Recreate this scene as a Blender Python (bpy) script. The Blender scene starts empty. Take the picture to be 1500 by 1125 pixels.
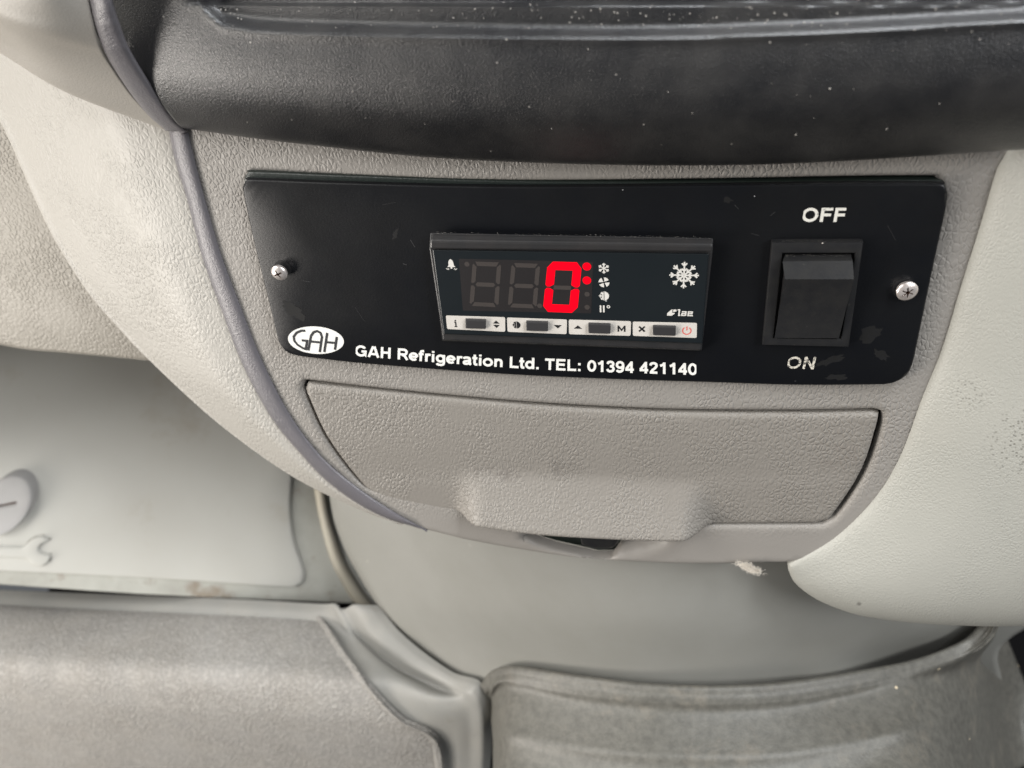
import bpy, math, random
import numpy as np
from mathutils import Matrix, Vector
from mathutils.geometry import delaunay_2d_cdt

random.seed(4)
S = bpy.context.scene
COL = S.collection

# ------------------------------------------------------------------ camera
FPX = 1200.0
d_ = np.array([165., 1838., FPX]); r_ = np.array([6350., 376., -FPX])
d_ /= np.linalg.norm(d_); r_ -= d_ * r_.dot(d_); r_ /= np.linalg.norm(r_)
n_ = np.cross(r_, -d_)
Rc = np.array([r_, -d_, n_])               # camera coords -> console coords (x right, u up the face, n out)
Z0 = 0.232
def ray(px, py): return np.array([(px - 750) / FPX, (py - 562.5) / FPX, 1.0])
CAM = -Rc @ (ray(870, 415) * Z0)           # camera position in the console frame
TILT = math.radians(14)
RW = np.array([[1, 0, 0], [0, math.sin(TILT), -math.cos(TILT)], [0, math.cos(TILT), math.sin(TILT)]])
HT = np.array([0, 0, 0.62])
def toW(p): return RW @ np.asarray(p, float) + HT
def toWv(P): return np.asarray(P, float) @ RW.T + HT

def C(px, py, a=0.0, b=0.0, c=0.0):
    """point of the sight line through a photo pixel on the plane n = a + b x + c u"""
    v = Rc @ ray(px, py)
    t = (a + b * CAM[0] + c * CAM[1] - CAM[2]) / (v[2] - b * v[0] - c * v[1])
    return CAM + t * v
def CH(px, py, H):
    n = 0.0
    for _ in range(6):
        p = C(px, py, n); n = H(p[0], p[1])
    return p
def Cv(PX, PY, N):
    v = np.stack([(PX - 750) / FPX, (PY - 562.5) / FPX, np.ones_like(PX)], -1) @ Rc.T
    t = (N - CAM[2]) / v[..., 2]
    return CAM + t[..., None] * v
def toPx(x, u, n=0):
    q = (np.stack([x, u, np.zeros_like(x) + n], -1) - CAM) @ Rc
    return q[..., 0] / q[..., 2] * FPX + 750, q[..., 1] / q[..., 2] * FPX + 562.5

cd = bpy.data.cameras.new('camera'); cam = bpy.data.objects.new('camera', cd); COL.objects.link(cam)
cd.sensor_width = 36; cd.lens = FPX / 1500 * 36; cd.clip_start = 0.01; cd.clip_end = 50
Mc = RW @ Rc @ np.diag([1, -1, -1])
m4 = Matrix([[*Mc[i], 0] for i in range(3)] + [[0, 0, 0, 1]]); m4.translation = Vector(toW(CAM))
cam.matrix_world = m4
cd.dof.use_dof = True; cd.dof.focus_distance = 0.238; cd.dof.aperture_fstop = 13
S.camera = cam
S.view_settings.view_transform = 'Standard'; S.view_settings.look = 'None'
S.view_settings.exposure = 0.1; S.view_settings.gamma = 1
S.render.engine = 'CYCLES'
S.cycles.max_bounces = 6

# ------------------------------------------------------------------ light: a van cab lit through its windows
w = bpy.data.worlds.new('World'); S.world = w; w.use_nodes = True
bg = w.node_tree.nodes['Background']; bg.inputs[0].default_value = (0.80, 0.84, 0.90, 1); bg.inputs[1].default_value = 0.13
def area(name, pos, target, sx, sy, power, color):
    l = bpy.data.lights.new(name, 'AREA'); l.shape = 'RECTANGLE'; l.size = sx; l.size_y = sy; l.energy = power; l.color = color
    o = bpy.data.objects.new(name, l); COL.objects.link(o)
    o.location = pos; o.rotation_euler = (Vector(target) - Vector(pos)).to_track_quat('-Z', 'Y').to_euler()
    return o
area('door_window_light', (-0.98, -0.36, 1.42), (0, 0, 0.58), 1.15, 0.85, 20, (1.0, 0.975, 0.935))
area('door_opening_light', (-0.85, -0.50, 0.48), (0, 0, 0.66), 0.30, 0.36, 7.5, (1.0, 0.94, 0.87))
area('windscreen_light', (0.26, 0.16, 1.50), (0, 0, 0.62), 1.1, 0.12, 18, (0.94, 0.97, 1.0))
area('far_window_light', (0.95, -0.50, 1.28), (0.1, 0, 0.6), 0.55, 0.35, 10, (0.98, 0.99, 1.0))

# ------------------------------------------------------------------ materials
def mat(name, col, rough=0.6, spec=0.5, metal=0.0, grain=None, mottle=None, fine=None, stain=None, specks=None, attr=None, worn=None, emis=None, coat=0.0, spots=()):
    """grain=(cells per metre, depth, stretch)  mottle=(scale, amount, colour2)  fine=(scale, depth)  stain=(scale, threshold, colour, amount)"""
    m = bpy.data.materials.new(name); m.use_nodes = True
    nt = m.node_tree; N = nt.nodes; L = nt.links
    b = N['Principled BSDF']
    b.inputs['Base Color'].default_value = (*col, 1); b.inputs['Roughness'].default_value = rough
    b.inputs['Specular IOR Level'].default_value = spec; b.inputs['Metallic'].default_value = metal
    b.inputs['Coat Weight'].default_value = coat
    if emis:
        b.inputs['Emission Color'].default_value = (*emis[0], 1); b.inputs['Emission Strength'].default_value = emis[1]
    tc = N.new('ShaderNodeTexCoord').outputs['Object']
    def noise(scale, detail=3, rough_=0.5, vec=tc):
        n = N.new('ShaderNodeTexNoise'); n.inputs['Scale'].default_value = scale; n.inputs['Detail'].default_value = detail
        n.inputs['Roughness'].default_value = rough_; L.new(vec, n.inputs['Vector']); return n
    def ramp(src, a, b_):
        r = N.new('ShaderNodeMapRange'); r.inputs['From Min'].default_value = a; r.inputs['From Max'].default_value = b_
        L.new(src, r.inputs['Value']); return r.outputs[0]
    def math_(op, x, y):
        q = N.new('ShaderNodeMath'); q.operation = op
        for k, z in ((0, x), (1, y)):
            if hasattr(z, 'links') or hasattr(z, 'is_output'): L.new(z, q.inputs[k])
            else: q.inputs[k].default_value = z
        return q.outputs[0]
    color = None
    def mix(fac, c2):
        nonlocal color
        q = N.new('ShaderNodeMix'); q.data_type = 'RGBA'
        L.new(fac, q.inputs['Factor'])
        if color is None: q.inputs['A'].default_value = (*col, 1)
        else: L.new(color, q.inputs['A'])
        q.inputs['B'].default_value = (*c2, 1); color = q.outputs['Result']
    if mottle:
        n = noise(mottle[0], 5, 0.65); f = ramp(n.outputs['Fac'], 0.38, 0.66); mix(math_('MULTIPLY', f, mottle[1]), mottle[2])
    if stain:
        n = noise(stain[0], 6, 0.7); f = ramp(n.outputs['Fac'], stain[1], stain[1] + 0.12); mix(math_('MULTIPLY', f, stain[3]), stain[2])
    if worn:
        n = noise(worn[0], 4, 0.8); f = ramp(n.outputs['Fac'], worn[1], worn[1] + 0.06); mix(f, worn[2])
    if specks:
        v = N.new('ShaderNodeTexVoronoi'); v.inputs['Scale'].default_value = specks[0]; L.new(tc, v.inputs['Vector'])
        near = math_('LESS_THAN', v.outputs['Distance'], specks[1])
        sep = N.new('ShaderNodeSeparateColor'); L.new(v.outputs['Color'], sep.inputs[0])
        few = math_('LESS_THAN', sep.outputs[0], specks[2])
        mix(math_('MULTIPLY', near, few), specks[3])
    for (cpx, cpy, cn, root, rx, ry, sc_, th, c2, amt, kind) in spots:
        cw = toW(C(cpx, cpy, cn)) - toW(root); sb = N.new('ShaderNodeVectorMath'); sb.operation = 'SUBTRACT'; L.new(tc, sb.inputs[0]); sb.inputs[1].default_value = tuple(cw)
        ml = N.new('ShaderNodeVectorMath'); ml.operation = 'MULTIPLY'; L.new(sb.outputs[0], ml.inputs[0]); ml.inputs[1].default_value = (1 / rx, 1 / ry, 1 / ry)
        ln = N.new('ShaderNodeVectorMath'); ln.operation = 'LENGTH'; L.new(ml.outputs[0], ln.inputs[0])
        mk_ = N.new('ShaderNodeMapRange'); mk_.interpolation_type = 'SMOOTHSTEP'; mk_.inputs['From Min'].default_value = 1.0; mk_.inputs['From Max'].default_value = 0.3; L.new(ln.outputs['Value'], mk_.inputs['Value'])
        if kind == 'dots':
            v = N.new('ShaderNodeTexVoronoi'); v.inputs['Scale'].default_value = sc_; L.new(tc, v.inputs['Vector']); f = ramp(v.outputs['Distance'], th + 0.1, th - 0.1)
        else: f = ramp(noise(sc_, 5, 0.7).outputs['Fac'], th, th + 0.12)
        mix(math_('MULTIPLY', math_('MULTIPLY', mk_.outputs[0], f), amt), c2)
    h = None
    if grain:
        sc, dep, st = grain
        wn = noise(sc * 0.7, 2)
        add = N.new('ShaderNodeMixRGB') if False else N.new('ShaderNodeVectorMath'); add.operation = 'MULTIPLY_ADD'
        L.new(wn.outputs['Color'], add.inputs[0]); k = 0.55 / sc; add.inputs[1].default_value = (k, k, k); L.new(tc, add.inputs[2])
        mp = N.new('ShaderNodeMapping'); mp.inputs['Scale'].default_value = (1, 1, st); mp.inputs['Rotation'].default_value = (0, 0.5, 0); L.new(add.outputs[0], mp.inputs['Vector'])
        v1 = N.new('ShaderNodeTexVoronoi'); v1.feature = 'DISTANCE_TO_EDGE'; v1.inputs['Scale'].default_value = sc; L.new(mp.outputs[0], v1.inputs['Vector'])
        e = N.new('ShaderNodeMapRange'); e.interpolation_type = 'SMOOTHSTEP'; e.inputs['From Min'].default_value = 0.0; e.inputs['From Max'].default_value = 0.30
        L.new(v1.outputs['Distance'], e.inputs['Value'])
        vary = ramp(noise(sc * 0.07, 2).outputs['Fac'], 0.30, 0.62)
        h = math_('MULTIPLY', math_('MULTIPLY', e.outputs[0], dep), math_('ADD', math_('MULTIPLY', vary, 0.8), 0.25))
        if attr:
            at = N.new('ShaderNodeAttribute'); at.attribute_name = attr; h = math_('MULTIPLY', h, at.outputs['Fac'])
    if fine:
        h2 = math_('MULTIPLY', noise(fine[0], 3, 0.6).outputs['Fac'], fine[1])
        h = h2 if h is None else math_('ADD', h, h2)
    if h is not None:
        bp = N.new('ShaderNodeBump'); bp.inputs['Strength'].default_value = 1; bp.inputs['Distance'].default_value = 1
        L.new(h, bp.inputs['Height']); L.new(bp.outputs[0], b.inputs['Normal'])
    rn = noise(60, 4, 0.6)
    rr = N.new('ShaderNodeMapRange'); rr.inputs['To Min'].default_value = rough - 0.07; rr.inputs['To Max'].default_value = min(1, rough + 0.08)
    L.new(rn.outputs['Fac'], rr.inputs['Value']); L.new(rr.outputs[0], b.inputs['Roughness'])
    if color is not None: L.new(color, b.inputs['Base Color'])
    return m

LEA = mat('fascia_grained_plastic', (0.262, 0.245, 0.224), 0.48, 0.45, grain=(800, 0.00015, 0.62), mottle=(25, 0.25, (0.22, 0.205, 0.187)), attr='grain')
DRAW = mat('drawer_grained_plastic', (0.225, 0.208, 0.186), 0.46, 0.45, grain=(780, 0.00018, 0.62), mottle=(20, 0.35, (0.195, 0.178, 0.158)),
           attr='grain', spots=[(725, 697, 0.001, (0, -0.10, 0), 0.014, 0.0045, 260, 0.48, (0.12, 0.105, 0.095), 0.55, ''), (812, 690, 0.001, (0, -0.10, 0), 0.012, 0.007, 170, 0.46, (0.14, 0.128, 0.115), 0.42, ''), (1240, 660, 0, (0, -0.10, 0), 0.012, 0.02, 120, 0.5, (0.19, 0.17, 0.15), 0.5, '')])
LEAL = mat('side_grained_plastic', (0.385, 0.368, 0.334), 0.48, 0.45, grain=(700, 0.00014, 0.6), mottle=(18, 0.15, (0.36, 0.34, 0.31)))
BROWN = mat('far_grained_plastic', (0.30, 0.278, 0.24), 0.5, 0.4, grain=(600, 0.00018, 0.8), mottle=(18, 0.3, (0.27, 0.248, 0.215)))
BOLS = mat('knee_pad_plastic', (0.365, 0.36, 0.325), 0.46, 0.45, grain=(900, 0.00006, 0.8), fine=(2500, 0.00004), mottle=(22, 0.4, (0.31, 0.31, 0.28)),
           specks=(200, 0.08, 0.03, (0.15, 0.12, 0.10)), spots=[(1500, 655, 0.012, C(1400, 650, 0.01), 0.012, 0.018, 900, 0.27, (0.12, 0.115, 0.10), 0.7, 'dots'), (1415, 585, 0.008, C(1400, 650, 0.01), 0.009, 0.010, 900, 0.24, (0.14, 0.135, 0.12), 0.7, 'dots'), (1258, 880, 0.004, C(1400, 650, 0.01), 0.0012, 0.0022, 500, 0.3, (0.05, 0.045, 0.04), 0.9, '')])
STRIP = mat('purple_grey_edging', (0.125, 0.119, 0.129), 0.36, 0.5, fine=(1500, 0.00016), mottle=(150, 0.5, (0.15, 0.14, 0.15)))
PILL = mat('smooth_cap_plastic', (0.40, 0.375, 0.335), 0.5, 0.45, fine=(1800, 0.00010), mottle=(30, 0.4, (0.34, 0.32, 0.29)))
DARK = mat('black_textured_plastic', (0.011, 0.011, 0.012), 0.31, 0.75, fine=(2400, 0.00016), mottle=(60, 0.5, (0.040, 0.038, 0.036)),
           specks=(500, 0.10, 0.03, (0.35, 0.33, 0.30)))
TUN = mat('smooth_tunnel_plastic', (0.255, 0.252, 0.232), 0.50, 0.35, fine=(1800, 0.00004), mottle=(14, 0.6, (0.215, 0.212, 0.19)), stain=(120, 0.68, (0.36, 0.34, 0.31), 0.45), specks=(140, 0.07, 0.06, (0.5, 0.46, 0.40)))
COVER = mat('pale_cover_plastic', (0.47, 0.465, 0.43), 0.48, 0.4, fine=(1800, 0.00003), mottle=(14, 0.8, (0.45, 0.44, 0.40)), stain=(22, 0.58, (0.38, 0.34, 0.28), 0.5))
FRAME = mat('footwell_plastic', (0.42, 0.42, 0.38), 0.55, 0.35, fine=(1500, 0.00004), mottle=(25, 0.6, (0.23, 0.22, 0.19)), stain=(40, 0.56, (0.18, 0.13, 0.085), 0.7))
CREAM = mat('cream_ridge_plastic', (0.40, 0.375, 0.31), 0.55, 0.35, mottle=(50, 0.6, (0.36, 0.32, 0.25)))
MAT_ = mat('grey_rubber_mat', (0.262, 0.252, 0.236), 0.72, 0.2, grain=(520, 0.00040, 0.7), mottle=(30, 0.6, (0.27, 0.252, 0.225)), stain=(560, 0.48, (0.37, 0.355, 0.33), 0.8))
MATB = mat('mat_border_rubber', (0.25, 0.248, 0.232), 0.5, 0.35, fine=(1200, 0.0001), mottle=(40, 0.4, (0.31, 0.295, 0.265)), stain=(150, 0.6, (0.19, 0.175, 0.15), 0.5))
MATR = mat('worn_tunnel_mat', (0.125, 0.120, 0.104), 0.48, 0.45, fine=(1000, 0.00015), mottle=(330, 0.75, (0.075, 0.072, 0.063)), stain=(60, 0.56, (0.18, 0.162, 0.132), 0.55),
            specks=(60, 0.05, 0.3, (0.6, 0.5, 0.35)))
PLATE = mat('black_panel_plastic', (0.004, 0.0045, 0.0060), 0.38, 0.28, fine=(1400, 0.00003), mottle=(35, 0.5, (0.007, 0.007, 0.007)), stain=(90, 0.68, (0.02, 0.02, 0.02), 0.5),
            specks=(300, 0.05, 0.03, (0.3, 0.3, 0.3)))
EDGE = mat('black_backing_plastic', (0.012, 0.018, 0.015), 0.35, 0.6, fine=(1200, 0.0001))
BLK = mat('black_switch_plastic', (0.014, 0.014, 0.015), 0.33, 0.5, fine=(1500, 0.00002), mottle=(200, 0.5, (0.026, 0.025, 0.023)), stain=(500, 0.66, (0.12, 0.11, 0.09), 0.5))
CTRL = mat('black_controller_case', (0.020, 0.020, 0.021), 0.38, 0.5, fine=(1500, 0.00003), mottle=(150, 0.6, (0.032, 0.029, 0.028)), stain=(600, 0.68, (0.13, 0.12, 0.11), 0.5))
WIN = mat('dark_display_face', (0.008, 0.011, 0.013), 0.30, 0.5, specks=(380, 0.10, 0.03, (0.35, 0.35, 0.35)))
WELL = mat('display_well', (0.015, 0.013, 0.0135), 0.45, 0.4)
DIMSEG = mat('unlit_segment', (0.046, 0.039, 0.036), 0.5, 0.3)
LIT = mat('lit_red_segment', (0.04, 0.0, 0.0), 0.6, 0.05, emis=((1.0, 0.0, 0.012), 1.25))
ICON = mat('pale_print', (0.62, 0.60, 0.56), 0.5, 0.3)
LABELP = mat('button_label_print', (0.56, 0.53, 0.49), 0.5, 0.3, mottle=(400, 0.3, (0.48, 0.44, 0.38)))
INK = mat('black_ink', (0.012, 0.012, 0.013), 0.5, 0.3)
RED = mat('red_ink', (0.62, 0.13, 0.11), 0.5, 0.3)
WHITE = mat('white_print', (0.78, 0.77, 0.73), 0.5, 0.3)
WORN = mat('worn_white_print', (0.72, 0.70, 0.64), 0.5, 0.3, worn=(900, 0.60, (0.03, 0.03, 0.03)))
WORN2 = mat('badly_worn_white_print', (0.62, 0.58, 0.50), 0.5, 0.3, worn=(900, 0.50, (0.03, 0.03, 0.03)))
BTN = mat('button_rubber', (0.030, 0.029, 0.030), 0.42, 0.5, fine=(2500, 0.00002))
STEEL = mat('screw_steel', (0.72, 0.67, 0.64), 0.34, 0.5, metal=0.65, mottle=(900, 0.6, (0.50, 0.42, 0.38)))
RUST = mat('rusty_recess', (0.07, 0.035, 0.022), 0.7, 0.3)
KNOB = mat('pale_fastener_plastic', (0.40, 0.39, 0.38), 0.5, 0.4, mottle=(60, 0.5, (0.36, 0.35, 0.34)))
LINT = mat('lint_fibre', (0.62, 0.57, 0.50), 0.9, 0.1)
CRUMB = mat('crumb', (0.62, 0.50, 0.30), 0.8, 0.2)
VOID = mat('black_carpet', (0.010, 0.010, 0.011), 0.9, 0.1, fine=(500, 0.0008))
GAPM = mat('dark_foam', (0.035, 0.033, 0.03), 0.9, 0.1)
SCUFF = mat('grey_scuff', (0.035, 0.035, 0.036), 0.6, 0.3)
SCUFF2 = mat('faint_smear', (0.008, 0.008, 0.008), 0.6, 0.3, worn=(500, 0.52, (0.008, 0.008, 0.009)))
DUST = mat('pale_dust', (0.45, 0.42, 0.38), 0.9, 0.1)

# ------------------------------------------------------------------ object helpers
def thing(name, label, cat, at=(0, 0, 0), group=None):
    o = bpy.data.objects.new(name, None); COL.objects.link(o); o.empty_display_size = 0.01
    o.location = toW(at); o['label'] = label; o['category'] = cat
    if group: o['group'] = group
    return o
def rootloc(o):
    l = Vector((0, 0, 0))
    while o: l += o.location; o = o.parent
    return np.array(l)
def tag(o, label, cat, group=None):
    o['label'] = label; o['category'] = cat
    if group: o['group'] = group
    return o
def link(name, V, F, m, parent=None, at=None, smooth=True, angle=35, label=None, attr=None, mats=None, fm=None, solid=0, bevel=0):
    """V in console coordinates"""
    W = toWv(V)
    base = np.zeros(3)
    if parent is not None: base = rootloc(parent)
    elif at is not None: base = toW(at)
    me = bpy.data.meshes.new(name); me.from_pydata((W - base).tolist(), [], [list(map(int, f)) for f in F]); me.validate()
    for mm in (mats or [m]): me.materials.append(mm)
    if fm is not None: me.polygons.foreach_set('material_index', list(fm))
    if attr is not None:
        a = me.attributes.new('grain', 'FLOAT', 'POINT'); a.data.foreach_set('value', list(map(float, attr)))
    if smooth:
        me.shade_smooth(); me.set_sharp_from_angle(angle=math.radians(angle))
    me.update()
    o = bpy.data.objects.new(name, me); COL.objects.link(o)
    if parent is not None: o.parent = parent
    elif at is not None: o.location = base
    if label: o['label'] = label
    if solid:
        s = o.modifiers.new('Solidify', 'SOLIDIFY'); s.thickness = solid; s.offset = -1
    if bevel:
        s = o.modifiers.new('Bevel', 'BEVEL'); s.width = bevel; s.segments = 2; s.limit_method = 'ANGLE'; s.angle_limit = math.radians(40)
    return o

def cr(P, k):
    """Catmull-Rom resample of a list of points to k samples"""
    P = np.asarray(P, float); n = len(P)
    if n == 2: P = np.array([P[0], (P[0] + P[1]) / 2, P[1]]); n = 3
    E = np.vstack([2 * P[0] - P[1], P, 2 * P[-1] - P[-2]])
    t = np.linspace(0, n - 1, k); i = np.minimum(t.astype(int), n - 2); f = (t - i)[:, None]
    a, b, c, d = E[i], E[i + 1], E[i + 2], E[i + 3]
    return 0.5 * ((2 * b) + (-a + c) * f + (2 * a - 5 * b + 4 * c - d) * f ** 2 + (-a + 3 * b - 3 * c + d) * f ** 3)
def loft_px(rows, ku, kv, mod=None):
    """rows of (px, py, n in mm) -> console-space grid"""
    R = np.array([cr(r, ku) for r in rows])
    G = np.array([cr(R[:, j], kv) for j in range(ku)]).transpose(1, 0, 2)   # kv x ku x 3
    PX, PY, N = G[..., 0], G[..., 1], G[..., 2] / 1000
    if mod is not None: N = N + mod(PX, PY)
    return Cv(PX, PY, N)
def gridmesh(G):
    kv, ku = G.shape[:2]
    V = G.reshape(-1, 3); F = []
    for i in range(kv - 1):
        for j in range(ku - 1):
            a = i * ku + j; F.append((a, a + ku, a + ku + 1, a + 1))
    return V, F
def sst(x, a, b):
    t = np.clip((x - a) / (b - a), 0, 1); return t * t * (3 - 2 * t)

def inpoly(P, poly):
    x, y = P[:, 0], P[:, 1]; c = np.zeros(len(P), bool); n = len(poly)
    for i in range(n):
        x1, y1 = poly[i]; x2, y2 = poly[(i + 1) % n]
        if y1 == y2: continue
        k = ((y1 > y) != (y2 > y)) & (x < (x2 - x1) * (y - y1) / (y2 - y1) + x1); c ^= k
    return c
def dist(P, polys):
    D = np.full(len(P), 1e9)
    for poly in polys:
        A = np.asarray(poly); B = np.roll(A, -1, 0)
        for a, b in zip(A, B):
            ab = b - a; L = ab.dot(ab) + 1e-18
            t = np.clip(((P - a) @ ab) / L, 0, 1)
            D = np.minimum(D, np.linalg.norm(P - a - t[:, None] * ab, axis=1))
    return D
def resamp(poly, s):
    out = []; A = np.asarray(poly); n = len(A)
    for i in range(n):
        a, b = A[i], A[(i + 1) % n]; k = max(1, int(np.ceil(np.linalg.norm(b - a) / s)))
        for j in range(k): out.append(a + (b - a) * j / k)
    return np.array(out)
def ccw(P):
    x, y = P[:, 0], P[:, 1]
    return P if (x * np.roll(y, -1) - np.roll(x, -1) * y).sum() > 0 else P[::-1]
def fillet(P, rads, k=5):
    """round polygon corners; P Nx2, rads per corner"""
    out = []; n = len(P); P = np.asarray(P, float)
    for i in range(n):
        r = rads[i] if hasattr(rads, '__len__') else rads
        a, p, b = P[i - 1], P[i], P[(i + 1) % n]
        if r <= 0: out.append(p); continue
        u = (a - p); v = (b - p); lu, lv = np.linalg.norm(u), np.linalg.norm(v); u /= lu; v /= lv
        q = min(r, lu * 0.49, lv * 0.49)
        s, e = p + u * q, p + v * q
        for j in range(k + 1):
            t = j / k; out.append((1 - t) ** 2 * s + 2 * t * (1 - t) * p + t * t * e)
    return np.array(out)
def plaque(outline, H, depth, rnd=0.0, grid=0.004, holes=(), seg=0.003, walls=True, rs=None):
    """solid with a top following H(x,u), outline in console x,u. returns V, F"""
    polys = [ccw(resamp(outline, seg))] + [ccw(resamp(h, seg)) for h in holes]
    pts = []; edges = []; base = []
    for P in polys:
        o = len(pts); pts += list(P); base.append((o, len(P)))
        edges += [(o + i, o + (i + 1) % len(P)) for i in range(len(P))]
    extra = []
    if rnd > 0:
        for k, P in enumerate(polys):
            t = np.roll(P, -1, 0) - np.roll(P, 1, 0); t /= np.linalg.norm(t, axis=1)[:, None] + 1e-12
            nrm = np.stack([-t[:, 1], t[:, 0]], 1) * (1 if k == 0 else -1)
            for q in (0.12, 0.4, 1.0):
                Q = P + nrm * rnd * q
                D = dist(Q, polys); Q = Q[D > rnd * q * 0.97]; extra.append(Q)
    lo, hi = polys[0].min(0), polys[0].max(0)
    gx, gy = np.meshgrid(np.arange(lo[0], hi[0], grid), np.arange(lo[1], hi[1], grid)); gx = gx + (np.arange(gx.shape[0])[:, None] % 2) * grid / 2
    Q = np.stack([gx.ravel(), gy.ravel()], 1); D = dist(Q, polys); Q = Q[D > max(rnd * 1.3, grid * 0.45)]; extra.append(Q)
    E = np.vstack(extra) if extra else np.zeros((0, 2))
    if len(E):
        k = inpoly(E, polys[0])
        for h in polys[1:]: k &= ~inpoly(E, h)
        E = E[k]
    allp = np.vstack([np.array(pts), E])
    SC = 100.0
    res = delaunay_2d_cdt([Vector(p * SC) for p in allp], edges, [], 0, 1e-6)
    V2 = np.array([list(v) for v in res[0]]) / SC
    T = np.array([f for f in res[2]])
    cen = V2[T].mean(1); k = inpoly(cen, polys[0])
    for h in polys[1:]: k &= ~inpoly(cen, h)
    T = T[k]
    a = V2[T]; ar = (a[:, 1, 0] - a[:, 0, 0]) * (a[:, 2, 1] - a[:, 0, 1]) - (a[:, 1, 1] - a[:, 0, 1]) * (a[:, 2, 0] - a[:, 0, 0])
    T = np.where((ar < 0)[:, None], T[:, ::-1], T)
    z = np.array([H(p[0], p[1]) for p in V2])
    if rnd > 0:
        D = np.clip(dist(V2, polys), 0, rnd); dz = rnd - np.sqrt(np.clip(rnd ** 2 - (rnd - D) ** 2, 0, None)); z = z - (dz if rs is None else dz * rs(V2[:, 0], V2[:, 1]))
    V = [(*p, q) for p, q in zip(V2, z)]; F = [tuple(t) for t in T]
    if walls:
        cnt = {}
        for t in F:
            for i in range(3):
                e = (t[i], t[(i + 1) % 3]); cnt[e] = 1
        bnd = [e for e in cnt if (e[1], e[0]) not in cnt]
        mp = {}
        for e in bnd:
            for q in e:
                if q not in mp:
                    mp[q] = len(V); V.append((V[q][0], V[q][1], V[q][2] - depth))
        for a_, b_ in bnd: F.append((b_, a_, mp[a_], mp[b_]))
        # back face
        off = {}
        for t in T:
            for q in t:
                if q not in mp and q not in off:
                    off[q] = len(V); V.append((V[q][0], V[q][1], V[q][2] - depth))
        gb = lambda q: mp.get(q, off.get(q))
        for t in T: F.append((gb(t[2]), gb(t[1]), gb(t[0])))
    return np.array(V), F
def flat(n): return lambda x, u: n
def pxpoly(P, n=0.0): return np.array([C(x, y, n)[:2] for x, y in P])
def smoothpoly(P, k): # open curve through pixel points
    return cr(P, k)

# ================================================================== CONSOLE FASCIA
H0 = lambda x, u: -0.16 * x * x
def HF(x, u): return H0(x, u)
top = smoothpoly([(256, 176), (330, 184), (433, 196), (620, 215), (860, 224), (1159, 222), (1330, 210), (1545, 190)], 40)
right = smoothpoly([(1560, 240), (1500, 330), (1470, 420), (1440, 520), (1405, 600), (1370, 680), (1330, 745), (1270, 795), (1180, 822)], 24)
bot = smoothpoly([(1148, 826), (1020, 828), (929, 825), (833, 818), (700, 796), (640, 782), (612, 775)], 24)
left = smoothpoly([(596, 770), (563, 754), (507, 717), (455, 671), (409, 609), (369, 529), (338, 450), (306, 363), (284, 279), (262, 194)], 30)
strip_L = [(243, 172), (247, 194), (256, 237), (273, 291), (295, 376), (324, 456), (355, 536), (395, 610), (441, 667), (486, 712), (549, 752), (625, 777.5)]
strip_R = [(268, 172), (273, 194), (283, 235), (297, 290), (321, 372), (351, 452), (381, 528), (421, 606), (467, 667), (519, 712), (577, 751), (626, 777.5)]
fas_px = np.vstack([top, right, bot, left])
fas = np.array([CH(x, y, HF)[:2] for x, y in fas_px])

plate_px = np.vstack([
    smoothpoly([(354, 275), (360, 265), (372, 263), (511, 268), (738, 273), (1040, 271), (1232, 269), (1370, 269), (1384, 272), (1389, 284)], 60),
    smoothpoly([(1387, 304), (1366, 400), (1340, 524)], 8),
    smoothpoly([(1337, 535), (1328, 552), (1309, 562)], 5),
    smoothpoly([(1295, 564.5), (1168, 565), (1040, 561), (900, 556.5), (738, 549), (539, 534), (440, 523)], 40),
    smoothpoly([(428, 521), (416, 514), (408, 502)], 5),
    smoothpoly([(404, 488), (388, 422), (371, 354), (356, 286)], 10)])
PN = 0.0016
plate = np.array([C(x, y, PN)[:2] for x, y in plate_px])
pc = plate.mean(0)
pocket = pc + (plate - pc) * np.array([0.985, 0.965]); pocket[:, 1] += 0.0016

drawer_px = np.vstack([
    smoothpoly([(446, 558), (588, 574), (776, 591), (964, 601), (1152, 603), (1280, 601)], 40),
    smoothpoly([(1291, 604), (1293, 612), (1289, 636), (1271, 690), (1240, 740), (1222, 762)], 16),
    smoothpoly([(1206, 770), (1058, 770), (964, 769), (800, 761), (700, 750), (640, 742)], 30),
    smoothpoly([(590, 732), (560, 724), (525, 708), (475, 641), (441, 571)], 18)])
opening = np.array([CH(x, y, HF)[:2] for x, y in drawer_px])
# the dimple under the drawer handle, seen as a scoop in the lower lip of the fascia
def dimple(x, u):
    px, py = toPx(np.asarray(x), np.asarray(u), H0(x, u))
    q = ((px - 872) / 118.0) ** 2 + ((py - 782 - (px - 872) * 0.06) / 34.0) ** 2
    return -0.0100 * sst(1 - q, 0.0, 0.85)
def HF2(x, u): return H0(x, u) + float(dimple(x, u)) + float(-0.0022 * sst(x, 0.088, 0.112) + 0.0022 * sst(x, 0.112, 0.14))
def seam(x, u):
    px, py = toPx(x, u, 0); return 1 - 0.97 * sst(px, 505, 560) * (1 - sst(px, 690, 720)) * sst(py, 690, 715) * (1 - sst(py, 763, 770))
pocket2 = pxpoly([(768, 780), (800, 777), (845, 778), (912, 783), (908, 802), (897, 811), (872, 811.5), (845, 805), (815, 798.5), (788, 790)], -0.003)
V, F = plaque(fas, HF2, 0.003, rnd=0.0016, grid=0.0017, holes=[pocket, opening, pocket2], seg=0.0018, rs=seam)
ppx, ppy = toPx(V[:, 0], V[:, 1], V[:, 2])
bl = np.interp(ppx, [430, 525, 669, 776, 964, 1200, 1260, 1330], [700, 735, 752, 766, 776, 776, 735, 690])
gr = 1 - 0.85 * sst(ppy - bl, -10, 22)
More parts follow.
